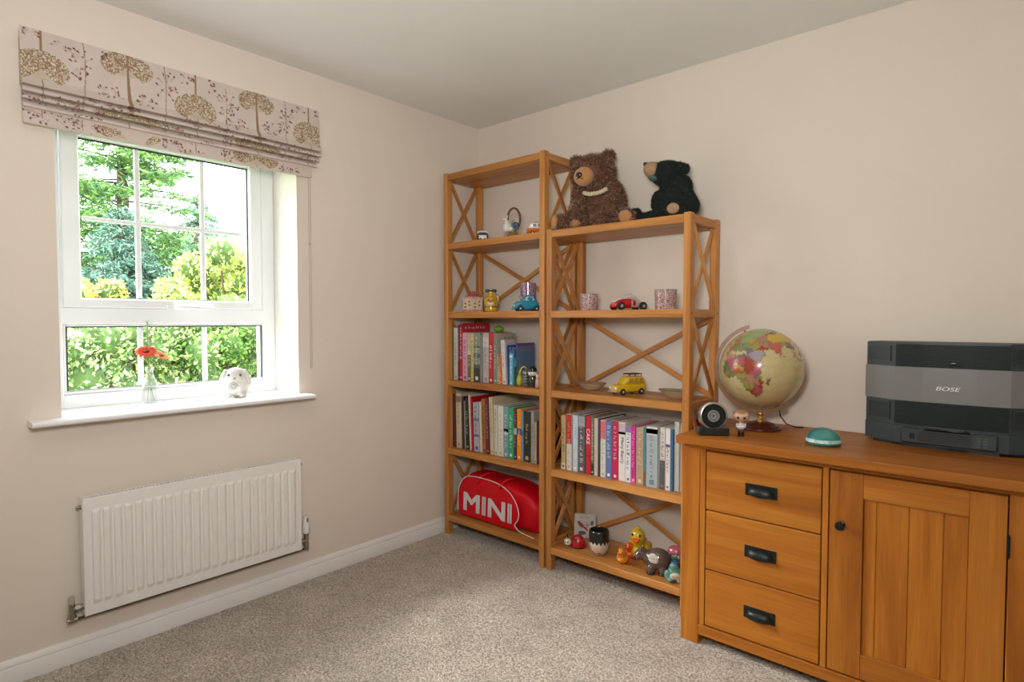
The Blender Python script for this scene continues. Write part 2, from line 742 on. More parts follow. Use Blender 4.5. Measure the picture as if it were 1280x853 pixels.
def ring(m, y0, y1, z0, z1, wl, wr, wb, wt, x0, x1, bev=0.003):
    m.box(x0, x1, y0, y0 + wl, z0, z1, bev)
    m.box(x0, x1, y1 - wr, y1, z0, z1, bev)
    m.box(x0 + .0004, x1 - .0004, y0 + wl - .002, y1 - wr + .002, z0, z0 + wb, bev)
    m.box(x0 + .0004, x1 - .0004, y0 + wl - .002, y1 - wr + .002, z1 - wt, z1, bev)


fm = MB()
ring(fm, Y0, Y1, 0.8928, ZT, 0.055, 0.062, 0.052, 0.045, FX0, FX1)
fm.box(FX0, FX1 - .0006, Y0 + .05, Y1 - .055, 1.222, 1.287, 0.003)
fm.build('frame', m_upvc, win, world=True)
bd = MB()
ring(bd, Y0 + .055, Y1 - .062, 0.9448, 1.222, 0.014, 0.002, 0.016, 0.012, -0.250, -0.232, 0.004)
bd.build('glazing_bead', m_upvc, win, world=True)
sm_ = MB()
ring(sm_, -2.046, -1.266, 1.287, 2.012, 0.058, 0.052, 0.036, 0.056, -0.268, -0.211, 0.004)
sash = sm_.build('sash', m_upvc, win, world=True)
sb = MB()
ring(sb, -1.991, -1.315, 1.320, 1.958, 0.007, 0.004, 0.008, 0.006, -0.252, -0.238, 0.002)
sb.build('glazing_bead', m_upvc, win, world=True)
m_pane = glass('window_glass', (0.98, 1.0, 0.99), 0.02)
m_gasket = M('black_gasket', '#26282a', 0.6)
gk = MB()
ring(gk, -1.9850, -1.3180, 1.3270, 1.9530, 0.0025, 0.005, 0.001, 0.005, -0.2465, -0.2372, 0)
ring(gk, -2.0385, -1.2595, 0.9600, 1.2115, 0.0035, 0.005, 0.001, 0.0035, -0.2465, -0.2312, 0)
gk.build('gasket', m_gasket, win, world=True)
ys = [-1.983, -1.780, -1.5215, -1.320]
zs = [1.329, 1.641, 1.951]
for yc in ys[1:3]:
    boxp('glazing_bar', m_upvc, win, -0.2515, -0.240, yc - .0095, yc + .0095, 1.329, 1.951, 0.002)
    boxp('glazing_bar', m_upvc, win, -0.2515, -0.240, yc - .0095, yc + .0095, 0.961, 1.2095, 0.002)
for i in range(3):
    boxp('glazing_bar', m_upvc, win, -0.2513, -0.2402, ys[i] + .0095, ys[i + 1] - .0095, 1.6325, 1.6495, 0.002)
for i in range(3):
    for k in range(2):
        boxp('pane', m_pane, win, -0.2475, -0.2455, ys[i] + .001, ys[i + 1] - .001, zs[k] + .001, zs[k + 1] - .001, 0)
yl = [-2.036, -1.780, -1.5215, -1.262]
for i in range(3):
    boxp('pane', m_pane, win, -0.2475, -0.2455, yl[i] + .001, yl[i + 1] - .001, 0.962, 1.209, 0)
# lever handle on the bottom rail of the opening sash
hd = MB()
hd.box(-0.211, -0.203, -1.69, -1.60, 1.282, 1.300, 0.004)
hd.tube([(-0.206, -1.655, 1.292), (-0.190, -1.652, 1.293), (-0.178, -1.64, 1.294), (-0.176, -1.60, 1.293), (-0.178, -1.55, 1.290), (-0.182, -1.50, 1.288)],
        [0.008, 0.009, 0.009, 0.008, 0.007, 0.006], 12)
hd.build('handle', m_upvc, win, world=True, smooth=40)
MB().lathe([(0.004, 0), (0.004, 0.002), (0, 0.002)], 12, T(-0.1915, -1.615, 1.2915, 0, PI / 2, 0)).build('handle_lock', M('dark_lock', '#303030', .4), win, world=True)
# sill board with a rounded nose, fitted into the reveal
sl = MB()
npz = [(0.0882 - 0.0096 + 0.0096 * math.sin(a), 0.8832 + 0.0096 * math.cos(a)) for a in [PI * k / 8 for k in range(9)]]
pr_ = [(0.0, 0.8928)] + npz + [(0.0, 0.8736)]
sl.prism(pr_, -2.2024, -1.162, axis=1)
sl.box(-0.222, 0.0, Y0 + .0005, Y1 - .0005, 0.8736, 0.8928)
sl.build('sill_board', M('white_sill_paint', '#f0eff0', 0.3), win, world=True, smooth=35)
# white plastered lining of the reveal
m_rev = M('white_reveal_plaster', '#efe9e2', 0.8, bump=0.04, bscale=300)
rv = MB()
rv.box(-0.222, 0.0005, Y1 - .0012, Y1 + .0005, 0.8928, ZT)
rv.box(-0.222, 0.0005, Y0 - .0005, Y0 + .0012, 0.8928, ZT)
rv.box(-0.222, 0.0005, Y0, Y1, ZT - .0012, ZT + .0005)
rv.build('reveal_lining', m_rev, win, world=True)

# =================================================================== roman blind
bl = thing('roman_blind', 'patterned roman blind with seed-head trees, folded up above the window', 'blind', (0.0, -1.655, 1.90))
BY0, BY1 = -2.200, -1.108
NY = 640


def blind_print(y, s):
    """printed cloth: y along the width from the left edge, s down the cloth; returns rgb"""
    r0 = np.random.default_rng(11)
    base = np.array(lin('#cdbfb6'))
    rgb = np.tile(base, (len(y), 1))
    gold = np.array(lin('#937a5c'))
    cream = np.array(lin('#d9cdbb'))
    brown = np.array(lin('#93755b'))
    plum = np.array(lin('#6b3a3f'))
    pink = np.array(lin('#b3968a'))
    mott = 1 + 0.03 * np.sin(y * 37 + s * 23)
    rgb *= mott[:, None]
    heads = [(0.055, 0.125, 0.080, .060, 1), (0.312, 0.045, 0.085, .052, 0), (0.548, 0.140, 0.080, .062, 1), (0.797, 0.045, 0.078, .050, 0),
             (1.040, 0.130, 0.078, .062, 1), (0.312, 0.272, 0.11, .040, 1), (0.797, 0.272, 0.10, .040, 1), (0.055, 0.40, 0.085, .05, 0), (0.548, .40, .08, .05, 0)]
    hs = np.sin(np.round(y / .0026) * 12.9898 + np.round(s / .0026) * 78.233) * 43758.5453
    hs = (hs - np.floor(hs)) * 2 - 1.2
    for (hy, hz, rx, rz, up) in heads:
        # stem
        if up:
            st = (np.abs(y - hy) < 0.0035) & (s < hz) & (s > hz - .3)
            rgb[st] = brown
            st = (np.abs(y - hy) < 0.0016) & (s >= hz) & (s < hz + .16)
            rgb[st] = gold
        else:
            st = (np.abs(y - hy - (s - hz) * .05) < 0.0032) & (s > hz) & (s < hz + .2)
            rgb[st] = brown
        dy, ds = (y - hy) / rx, (s - hz) / rz
        rr = dy ** 2 + ds ** 2
        notch = (np.abs(dy) < (ds - .05) * .75) & (ds > 0.05)
        hd_ = (rr < 1) & ~notch
        rgb[hd_ & (hs > -.55)] = gold
        rgb[hd_ & (hs <= -.55)] = cream
        fan = notch & (rr < .45)
        rgb[fan] = cream * .6 + gold * .4
    # berry sprigs
    for cx0, cz0, ln in ((0.175, 0.0, .30), (0.435, .0, .30), (0.665, .02, .30), (0.925, .0, .32)):
        st = (np.abs(y - cx0 - .006 * np.sin(s * 18)) < 0.0014) & (s > cz0) & (s < cz0 + ln)
        rgb[st] = gold
    def sprig(cy_, cz_, n, ry, rz, c=plum):
        for _ in range(n):
            a, q = r0.uniform(0, 2 * PI), math.sqrt(r0.uniform(.05, 1))
            by, bz = cy_ + ry * q * math.cos(a), cz_ + rz * q * math.sin(a)
            e = r0.uniform(.0036, .0058)
            t_ = r0.uniform(0, PI)
            u_ = (y - by) * math.cos(t_) + (s - bz) * math.sin(t_)
            w_ = -(y - by) * math.sin(t_) + (s - bz) * math.cos(t_)
            rgb[(u_ / e) ** 2 + (w_ / (e * .62)) ** 2 < 1] = c if r0.random() < .92 else pink
            L_ = math.hypot(by - cy_, bz - cz_)
            if L_ > .006:
                dxn, dzn = (cy_ - by) / L_, (cz_ - bz) / L_
                al = (y - by) * dxn + (s - bz) * dzn
                ac = np.abs(-(y - by) * dzn + (s - bz) * dxn)
                seg_ = (al > 0) & (al < L_ * .6) & (ac < .0009)
                rgb[seg_] = pink
    for cy_, cz_, n, ry, rz in ((0.03, .012, 7, .04, .02), (0.11, .03, 6, .03, .02), (0.165, .075, 24, .05, .055), (0.24, .03, 6, .02, .02), (0.44, .075, 22, .045, .06), (0.255, .155, 16, .05, .03),
                                (0.37, .155, 14, .035, .03), (0.515, .03, 10, .04, .02), (0.605, .03, 8, .03, .025), (0.67, .09, 24, .05, .055), (0.71, .155, 20, .05, .03), (0.86, .14, 18, .04, .03),
                                (0.925, .085, 22, .045, .055), (0.985, .025, 12, .04, .02), (1.075, .02, 5, .02, .02),
                                (0.08, .27, 20, .08, .04), (0.22, .225, 22, .09, .02), (.45, .26, 16, .09, .02), (0.58, .21, 26, .12, .02), (0.70, .25, 22, .1, .02), (.92, .22, 22, .1, .02),
                                (1.04, .27, 24, .06, .05), (.93, .30, 14, .05, .02), (.55, .31, 16, .08, .02), (.18, .31, 12, .06, .02), (.18, .275, 16, .08, .02), (.45, .285, 14, .05, .02), (1.02, .285, 16, .05, .02), (.68, .285, 14, .05, .02), (.32, .21, 10, .03, .012), (.8, .21, 12, .04, .012)):
        sprig(cy_, cz_, n, ry, rz)
    return rgb


m_blind = attr_mat('printed_blind_linen', 0.9, bump=0.2, bscale=900)


def cloth(name, prof, s0, y0, y1, ny=NY):
    """prof: list of (x, z); s0: place down the printed cloth where it begins"""
    P_ = [Vector((a, 0, b_)) for a, b_ in prof]
    pts = [P_[0]]
    ss = [s0]
    for a, b_ in zip(P_[:-1], P_[1:]):
        k = max(1, int((b_ - a).length / 0.0022))
        for i in range(1, k + 1):
            pts.append(a.lerp(b_, i / k))
            ss.append(ss[-1] + (b_ - a).length / k)
    yy = np.linspace(y0, y1, ny)
    V_ = np.zeros((len(pts), ny, 3))
    ph = random.Random(name + str(s0)).uniform(0, 6)
    for i, p in enumerate(pts):
        V_[i, :, 0] = p.x + 0.0015 * np.sin(yy * 9 + ph) * (0.4 + i / len(pts))
        V_[i, :, 1] = yy
        V_[i, :, 2] = p.z + 0.0012 * np.sin(yy * 6 + ph) * (i / len(pts))
    m = MB()
    m.v = V_.reshape(-1, 3).tolist()
    for i in range(len(pts) - 1):
        a = i * ny
        m.f += [(a + j, a + j + 1, a + ny + j + 1, a + ny + j) for j in range(ny - 1)]
    S_ = np.repeat(np.array(ss), ny)
    col = blind_print(np.tile(yy, len(pts)) - BY0, S_)
    o = m.build(name, m_blind, bl, world=True, smooth=True, fixn=False, colors=col)
    return o


cloth('front_panel', [(0.046, 2.216), (0.048, 2.10), (0.052, 2.055), (0.066, 2.034), (0.071, 2.029), (0.066, 2.024), (0.040, 2.026)], 0.0, BY0, BY1 + .002)
boxp('headrail', M('white_rail', '#e0d8d0', .5), bl, 0.002, 0.043, BY0 + .004, BY1 - .006, 2.188, 2.2135)
boxp('fabric_return', M('blind_lining', '#cdbfb2', .9), bl, 0.004, 0.0445, BY1 - .0045, BY1 - .003, 2.03, 2.187, 0)
boxp('fabric_return', M('blind_lining', '#cdbfb2', .9), bl, 0.004, 0.0445, BY0 + .003, BY0 + .0045, 2.03, 2.187, 0)
for k, (zt, zb, xo, ye) in enumerate(((2.031, 2.003, .068, 0), (2.008, 1.979, .062, .006), (1.984, 1.953, .056, .014))):
    cloth('fold', [(xo - .030, zt), (xo - .024, zt - .006), (xo - .008, zb + .012), (xo - .001, zb + .004), (xo, zb), (xo - .004, zb - .003), (xo - .020, zb - .002)],
          0.19 + k * .045, BY0 + .001 * k, BY1 - ye)
cloth('hem_panel', [(0.036, 1.963), (0.040, 1.94), (0.041, 1.901)], 0.245, BY0 + .003, BY1 - .034)
MB().box(0.030, 0.039, BY0 + .005, BY1 - .036, 1.8995, 1.962, 0.001).build('lining', M('blind_lining', '#cdbfb2', .9), bl, world=True)
cd = MB()
for dy in (-.0035, .0035):
    pts = [(0.022, -1.145 + dy * (1 + .3 * math.sin(t * 3)), 2.19 - (2.19 - 1.014) * t) for t in [i / 20 for i in range(21)]]
    cd.tube(pts, 0.0011, 6)
cd.tube([(0.022, -1.145 - .0035 * math.cos(a), 1.0145 - .0035 * math.sin(a)) for a in [PI * k / 8 for k in range(9)]], 0.0011, 6)
cd.lathe([(0.0025, 0), (0.0032, .004), (0.0025, .010)], 8, T(0.022, -1.1485, 1.59))
cd.build('pull_cord', M('cord_beige', '#b5a796', .7), bl, world=True, smooth=True)

# =================================================================== radiator
rd = thing('radiator', 'white ribbed panel radiator on the wall under the window', 'radiator', (0.0, -1.646, 0.1752))
m_rad = M('radiator_enamel', '#ece9e4', 0.35, noise=0.01)
RY0, RY1, RZ0, RZ1 = -2.0633, -1.2292, 0.1752, 0.5953
nf = 23
pitch_ = (RY1 - .022 - (RY0 + .022)) / nf
ycols = [RY0, RY0 + .004]
xh = [0, 1]
prof_y = []
for i in range(nf):
    a = RY0 + .022 + i * pitch_
    prof_y += [(a + pitch_ * .06, 0.0), (a + pitch_ * .14, 1.0), (a + pitch_ * .62, 1.0), (a + pitch_ * .92, 0.0)]
prof_y = [(RY0 + .0015, 0), (RY0 + .006, 0)] + prof_y + [(RY1 - .006, 0), (RY1 - .0015, 0)]
zr = [(RZ0, 0), (RZ0 + .036, 0), (RZ0 + .044, .5), (RZ0 + .052, 1), (RZ1 - .050, 1), (RZ1 - .043, .5), (RZ1 - .038, 0), (RZ1, 0)]
m = MB()
for z, a in zr:
    for y, h in prof_y:
        m.v.append((0.0688 - 0.0065 + 0.0065 * (1 - a * h if False else a * h), y, z))
ncol = len(prof_y)
for i in range(len(zr) - 1):
    for j in range(ncol - 1):
        m.f.append((i * ncol + j, i * ncol + j + 1, (i + 1) * ncol + j + 1, (i + 1) * ncol + j))
m.build('front_panel', m_rad, rd, world=True, smooth=False)
m = MB()
m.box(0.0565, 0.0622, RY0, RY1, RZ0, RZ1, .002)
m.box(0.0585, 0.0640, RY0 - .0015, RY0 + .0035, RZ0 - .001, RZ1 + .001, .001)
m.box(0.0585, 0.0640, RY1 - .0035, RY1 + .0015, RZ0 - .001, RZ1 + .001, .001)
m.build('panel_edge', m_rad, rd, world=True)
boxp('side_panel', m_rad, rd, 0.018, 0.0575, RY0 - .0015, RY0 + .0015, RZ0 + .004, RZ1 + .004)
boxp('side_panel', m_rad, rd, 0.018, 0.0575, RY1 - .0015, RY1 + .0015, RZ0 + .004, RZ1 + .004)
boxp('back_panel', m_rad, rd, 0.018, 0.0225, RY0 + .0015, RY1 - .0015, RZ0 + .004, RZ1 - .002)
g = MB()
g.box(0.0225, 0.027, RY0 + .002, RY1 - .002, RZ1 - .001, RZ1 + .004)
g.box(0.052, 0.0575, RY0 + .002, RY1 - .002, RZ1 - .001, RZ1 + .004)
n = 62
for i in range(n):
    y = RY0 + .012 + (RY1 - RY0 - .024) * i / (n - 1)
    g.box(0.027, 0.052, y - .0028, y + .0028, RZ1 - .001, RZ1 + .0032)
g.build('top_grille', m_rad, rd, world=True)
m_chrome = M('worn_chrome', '#a9a49c', 0.28, metal=1.0, noise=.1)
for y in (RY0, RY1):
    sg = -1 if y == RY0 else 1
    MB().lathe([(0.009, 0), (0.009, .004), (0.006, .005), (0.006, .016), (0, .016)], 12, T(0.040, y, RZ1 - .028, PI / 2 * -sg * 1, 0, 0)).build('end_cap', m_chrome, rd, world=True, smooth=40)
# lockshield valve, left
lv = MB()
lv.tube([(0.040, RY0, 0.207), (0.040, RY0 - .032, 0.207)], [0.010, 0.010], 14)
lv.tube([(0.040, RY0 - .012, 0.207), (0.040, RY0 - .026, 0.207)], [0.0135, 0.0135], 6)
lv.tube([(0.040, RY0 - .036, 0.172), (0.040, RY0 - .036, 0.228)], [0.011, 0.010], 14)
lv.tube([(0.040, RY0 - .036, 0.176), (0.040, RY0 - .036, 0.190)], [0.0135, 0.0135], 6)
lv.tube([(0.040, RY0 - .050, 0.168), (0.040, RY0 - .020, 0.168)], [0.011, 0.011], 14)
lock = lv.build('lockshield_valve', m_chrome, rd, world=True, smooth=35)
MB().lathe([(0.0105, 0), (0.0105, .022), (.008, .030), (0, .030)], 14, T(0.040, RY0 - .036, 0.226)).build('valve_cap', glass('clear_cap', (.9, .9, .88), .1, .1, .35, '#cfc8be'), lock, world=True, smooth=40)
MB().tube([(0.036, RY0 - .022, 0.166), (0.034, RY0 + .10, 0.162), (0.034, RY0 + .5, 0.162), (0.034, RY1 + .028, 0.162)], 0.0055, 10).build('supply_pipe', M('grey_pipe', '#6d665c', .4, metal=.6), rd, world=True, smooth=True)
# thermostatic valve, right
tv = MB()
tv.tube([(0.040, RY1, 0.203), (0.040, RY1 + .032, 0.203)], [0.010, 0.010], 14)
tv.tube([(0.040, RY1 + .010, 0.203), (0.040, RY1 + .024, 0.203)], [0.0135, 0.0135], 6)
tv.tube([(0.040, RY1 + .036, 0.160), (0.040, RY1 + .036, 0.238)], [0.011, 0.011], 14)
tv.tube([(0.040, RY1 + .036, 0.170), (0.040, RY1 + .036, 0.186)], [0.0135, 0.0135], 6)
tvo = tv.build('thermostat_valve', m_chrome, rd, world=True, smooth=35)
h = MB()
h.lathe([(0.013, 0), (0.0165, .003), (0.0165, .014), (0.0185, .020), (0.0185, .036), (0.0145, .046), (0.0135, .078), (0.0125, .081), (0, .081)], 20, T(0.040, RY1 + .036, 0.238))
ho = h.build('thermostat_head', M('white_plastic', '#e6e3dc', .35), tvo, world=True, smooth=35)
MB().box(0.0535, 0.0555, RY1 + .032, RY1 + .040, 0.293, 0.312, .0005).build('dial_mark', M('dial_grey', '#77736c', .5), tvo, world=True)
boxp('wall_bracket', m_rad, rd, 0.0, 0.019, RY0 + .12, RY0 + .15, 0.22, 0.55)
boxp('wall_bracket', m_rad, rd, 0.0, 0.019, RY1 - .15, RY1 - .12, 0.22, 0.55)

# =================================================================== bookcases
Z0, BAY, TH = 0.1159, 0.3891, 0.0345
ZK = [Z0 + BAY * k for k in range(6)]
YF, YB = -0.3218, -0.027


def bookcase(x0, x1, nb, label, group=None):
    t = thing('bookcase', label, 'bookcase', ((x0 + x1) / 2, (YF + YB) / 2, 0), group=group)
    W, PD = 0.031, 0.038
    H = Z0 + BAY * nb + 0.0063
    for xa in (x0, x1 - W):
        for ya in (YF, YB - PD):
            boxp('post', oak(2), t, xa, xa + W, ya, ya + PD, 0, H, .002)
    for k in range(nb + 1):
        z = ZK[k]
        boxp('shelf', oak(0), t, x0 + W, x1 - W, YF + .001, YB - .004, z - TH, z, .0015)
        for xa in (x0 + .001, x1 - W + .008):
            boxp('side_rail', oak(1), t, xa, xa + .022, YF + PD, YB - PD, z - TH, z, .0012)
        for ya in (YF + PD * .5, YB - PD * .5):
            m_ = MB().lathe([(0.0038, 0), (0.0038, .0006), (.002, .0004), (0, .0002)], 10, T(x1 - .0001, ya, z - TH / 2, 0, PI / 2, 0))
            m_.build('screw_cap', M('dark_screw', '#5b3a1c', .5), t, world=True)
    for k in range(nb):
        za, zb = ZK[k] + .002, ZK[k + 1] - TH - .002
        for xc in (x0 + .012, x1 - .012):
            ya, yb = YF + PD - .004, YB - PD + .004
            for s_, (p, q) in ((-1, (za, zb)), (1, (zb, za))):
                P_, Q_ = Vector((xc + s_ * .0045, ya + .004, p)), Vector((xc + s_ * .0045, yb - .004, q))
                brace(t, 'side_brace', P_, Q_, .0215, .0088, Vector((1, 0, 0)))
        if k % 2 == (nb % 2) and False:
            pass
    for k in ([nb - 2, nb - 4] if nb > 4 else [nb - 2, nb - 4]):
        if k < 0:
            continue
        za, zb = ZK[k] + .004, ZK[k + 1] - TH - .004
        for s_, (p, q) in ((-1, (za, zb)), (1, (zb, za))):
            yc = YB - .013 + s_ * .0035
            brace(t, 'back_brace', Vector((x0 + W, yc, p)), Vector((x1 - W, yc, q)), .0225, .0068, Vector((0, 1, 0)))
    return t


def brace(parent, name, P_, Q_, w, th, nrm):
    """square bar with its grain along its own x axis"""
    d = (Q_ - P_)
    L_ = d.length
    d.normalize()
    u = nrm.cross(d).normalized()
    R = Matrix((d, u, nrm)).transposed()
    m_ = MB().box(-L_ / 2 + .004, L_ / 2 - .004, -w / 2, w / 2, -th / 2, th / 2, .001)
    o = m_.build(name, oak(0), None)
    c = (P_ + Q_) / 2
    o.rotation_euler = R.to_euler()
    r = parent
    loc = c - ROOTW[r.name]
    o.parent = parent
    o.location = loc
    LOCAL[o.name] = loc
    return o


XT0, XT1, XS0, XS1 = 0.0378, 0.7696, 0.7836, 1.5276
bookcase(XT0, XT1, 5, 'taller oak bookcase with crossed braces, in the corner of the room', 'oak bookcases')
bookcase(XS0, XS1, 4, 'shorter oak bookcase with crossed braces, two bears sitting on top', 'oak bookcases')

# =================================================================== sideboard
sd = thing('sideboard', 'waxed pine sideboard with three drawers and a planked cupboard door', 'sideboard', (2.12, -0.26, 0))
SY = -0.4748
SX1 = 2.6168
boxp('top', pine(0), sd, 1.5665, 2.652, -0.5183, -0.006, 0.7701, 0.8013, .004)
boxp('top_moulding', pine(0), sd, 1.590, SX1 + .012, -0.4935, -0.012, 0.7575, 0.7699, .004)
for xa in (1.575, SX1 - .0716):
    boxp('corner_post', pine(2), sd, xa, xa + .0716, SY - .003, SY + .060, 0, 0.7573, .003)
    boxp('corner_post', pine(2), sd, xa, xa + .0716, -0.075, -0.015, 0, 0.7573, .003)
    xs = xa + .012 if xa < 2 else xa + .04
    boxp('side_panel', pine(1), sd, xs, xs + .018, SY + .058, -0.070, 0.05, 0.757, .001)
boxp('back_panel', pine(0), sd, 1.64, SX1 - .06, -0.028, -0.018, 0.05, 0.757, .001)
boxp('stile', pine(2), sd, 1.6468, 1.6675, SY, SY + .022, 0.0785, 0.7573, .001)
boxp('stile', pine(2), sd, 2.0705, 2.0885, SY, SY + .30, 0.0785, 0.7573, .001)
boxp('bottom_rail', pine(0), sd, 1.6468, SX1 - .0716, SY - .006, SY + .020, 0.040, 0.0778, .002)
boxp('carcass_floor', pine(0), sd, 1.6468, SX1 - .0716, SY + .020, -0.03, 0.055, 0.0775, .001)
boxp('top_rail', pine(0), sd, 1.6468, SX1 - .0716, SY + .004, SY + .022, 0.7494, 0.7573, .001)
m_iron = M('black_iron', '#1d2422', 0.38, metal=0.35, noise=.1, nscale=60, bump=.1)


def cup_pull(parent, cx, cz, y):
    m_ = MB().box(cx - .055, cx + .055, y - .003, y, cz - .0215, cz + .0215, .001)
    pl = m_.build('pull', m_iron, parent, world=True)
    c = MB()
    n1_, n2_ = 20, 8
    vs = []
    for j in range(n2_ + 1):
        ph = (PI * .5) * j / n2_
        for i in range(n1_ + 1):
            th_ = PI * i / n1_
            X = -.043 * math.cos(th_)
            dpt = math.sin(th_) ** .8
            Yy = -.022 * dpt * math.cos(ph)
            Zz = -.012 + .026 * math.sin(ph) * dpt ** .7
            vs.append((cx + X, y - .0028 + Yy, cz + Zz))
    fs = [(j * (n1_ + 1) + i, j * (n1_ + 1) + i + 1, (j + 1) * (n1_ + 1) + i + 1, (j + 1) * (n1_ + 1) + i) for j in range(n2_) for i in range(n1_)]
    c.add(vs, fs)
    low = [(cx - .043 * math.cos(PI * i / n1_), y - .0028 - .022 * math.sin(PI * i / n1_) ** .8, cz - .012) for i in range(n1_ + 1)]
    low2 = [(cx - .043 * math.cos(PI * i / n1_), y - .0028 - .019 * math.sin(PI * i / n1_) ** .8, cz - .0185 + .003 * abs(math.cos(PI * i / n1_))) for i in range(n1_ + 1)]
    k = n1_ + 1
    c.add(low + low2, [(i, i + 1, k + i + 1, k + i) for i in range(n1_)])
    c.build('cup', m_iron, pl, world=True, smooth=50)


GAP = .0018
for (zt, zb) in ((0.7474, 0.5233), (0.5233, 0.2981), (0.2981, 0.0810)):
    x0, x1 = 1.6693 + GAP, 2.0690 - GAP
    d = boxp('drawer', pine(0), sd, x0, x1, SY - .001, SY + .020, zb + GAP, zt - GAP, .0025)
    bx = MB()
    bx.box(x0 + .01, x0 + .02, SY + .02, -.06, zb + .02, zt - .02)
    bx.box(x1 - .02, x1 - .01, SY + .02, -.06, zb + .02, zt - .02)
    bx.box(x0 + .02, x1 - .02, SY + .02, -.06, zb + .02, zb + .03)
    bx.build('drawer_box', pine(1), d, world=True)
    cup_pull(d, 1.8725, (zt + zb) / 2 + .004 - (zt - zb) * .03, SY - .001)
# cupboard door: frame with a recessed field of tongued planks
DX0, DX1, DZ0, DZ1 = 2.0909, 2.5434, 0.0828, 0.7474
dr = boxp('door', pine(2), sd, DX0 + .0015, DX0 + .098, SY - .001, SY + .020, DZ0, DZ1 - .001, .0015)
boxp('door_stile', pine(2), dr, DX1 - .086, DX1 - .0015, SY - .001, SY + .020, DZ0, DZ1 - .001, .0015)
boxp('door_rail', pine(0), dr, DX0 + .0983, DX1 - .0863, SY - .001, SY + .020, DZ1 - .079, DZ1 - .001, .0015)
boxp('door_rail', pine(0), dr, DX0 + .0983, DX1 - .0863, SY - .001, SY + .020, DZ0, DZ0 + .080, .0015)
pxs = [DX0 + .0985, 2.2255, 2.3115, 2.3975, DX1 - .0865]
for a, c_ in zip(pxs[:-1], pxs[1:]):
    boxp('plank', pine(2), dr, a + .0003, c_ - .0003, SY + .0075, SY + .016, DZ0 + .078, DZ1 - .077, .0022)
kn = MB().lathe([(0.012, 0), (0.012, .003), (0.006, .006), (0.0055, .014), (.0125, .019), (.0145, .025), (.012, .031), (0, .033)], 24, T(2.128, SY - .001, 0.573, PI / 2, 0, 0))
kn.build('knob', m_iron, dr, world=True, smooth=40)
for zc in (0.607, 0.165):
    hg = MB()
    hg.tube([(DX1 + .0018, SY - .004, zc - .030), (DX1 + .0018, SY - .004, zc + .030)], .0042, 10)
    hg.tube([(DX1 + .0018, SY - .004, zc - .034), (DX1 + .0018, SY - .004, zc + .034)], .0026, 10)
    hg.build('hinge', m_iron, dr, world=True, smooth=40)

# =================================================================== books
m_page = M('book_pages', '#d9d0bd', 0.9, noise=.08, nscale=200)
BOOKN = [0]


def book(x, x2, h, lean, zs, yf, depth, col, label, group, bands=(), side=None, ink='#f0ece4', title=None, dash=True, soft=False, cat='book', cover_text=None):
    t = x2 - x - .0012
    BOOKN[0] += 1
    rnd = random.Random(BOOKN[0])
    th = math.atan2(lean, h)
    r = thing('book', label, cat, (x + .0006, yf, zs + .0004 + (math.sin(th) * t if th > 0 else 0)), group=group, rot=(0, th, 0))
    mc = M('book_cover_' + col[1:], col, 0.42 if not soft else .35, noise=.04, nscale=60, coat=.15)
    bt = .0018 if t > .012 else .0009
    c = MB()
    c.box(0, t, 0, bt, 0, h, .0006)
    c.box(0, bt, bt, depth, 0, h)
    c.box(t - bt, t, bt, depth, 0, h)
    c.build('cover', mc, r)
    e = .0025 if not soft else .0004
    MB().box(bt, t - bt, bt, depth - e, e, h - e).build('pages', m_page, r)
    for b_ in bands:
        MB().box(.0002, t - .0002, -.0006, .0006, h * b_[0], h * b_[1]).build('spine_band', M('print_' + b_[2][1:], b_[2], .45), r)
    if side:
        for s_ in side:
            MB().box(t - .0004, t + .0004, .001 + depth * s_[3], depth * s_[4] - .001, h * s_[0], h * s_[1]).build('cover_print', M('print_' + s_[2][1:], s_[2], .45), r)
    if cover_text:
        fy, fz, wl_, wh_, cc = cover_text
        dashes_mb(wl_, wh_, T(t + .0006, depth * fy, h * fz, 0, 0, PI / 2), BOOKN[0] + 50).build('cover_lettering', M('ink_' + cc[1:], cc, .5), r)
    if title:
        for body, z0, z1, cc, wf in title:
            mm = T(t / 2, -.0009, h * (z0 + z1) / 2, 0, PI / 2, 0)
            text_mb(body, h * (z1 - z0), t * wf, .0006, mm).build('title', M('ink_' + cc[1:], cc, .5), r)
    if dash:
        a, b_ = rnd.choice(((.25, .9), (.35, .92), (.15, .85), (.3, .75)))
        w = min(t * .5, .016)
        dashes_mb(h * (b_ - a), w, T(t / 2, -.0009, h * (a + b_) / 2, 0, PI / 2, 0), BOOKN[0]).build('title', M('ink_' + ink[1:], ink, .5), r)
        if t > .012:
            MB().box(t * .3, t * .7, -.0008, .0008, h * .04, h * .04 + t * .4).build('publisher_mark', M('ink_' + ink[1:], ink, .5), r)
    return r


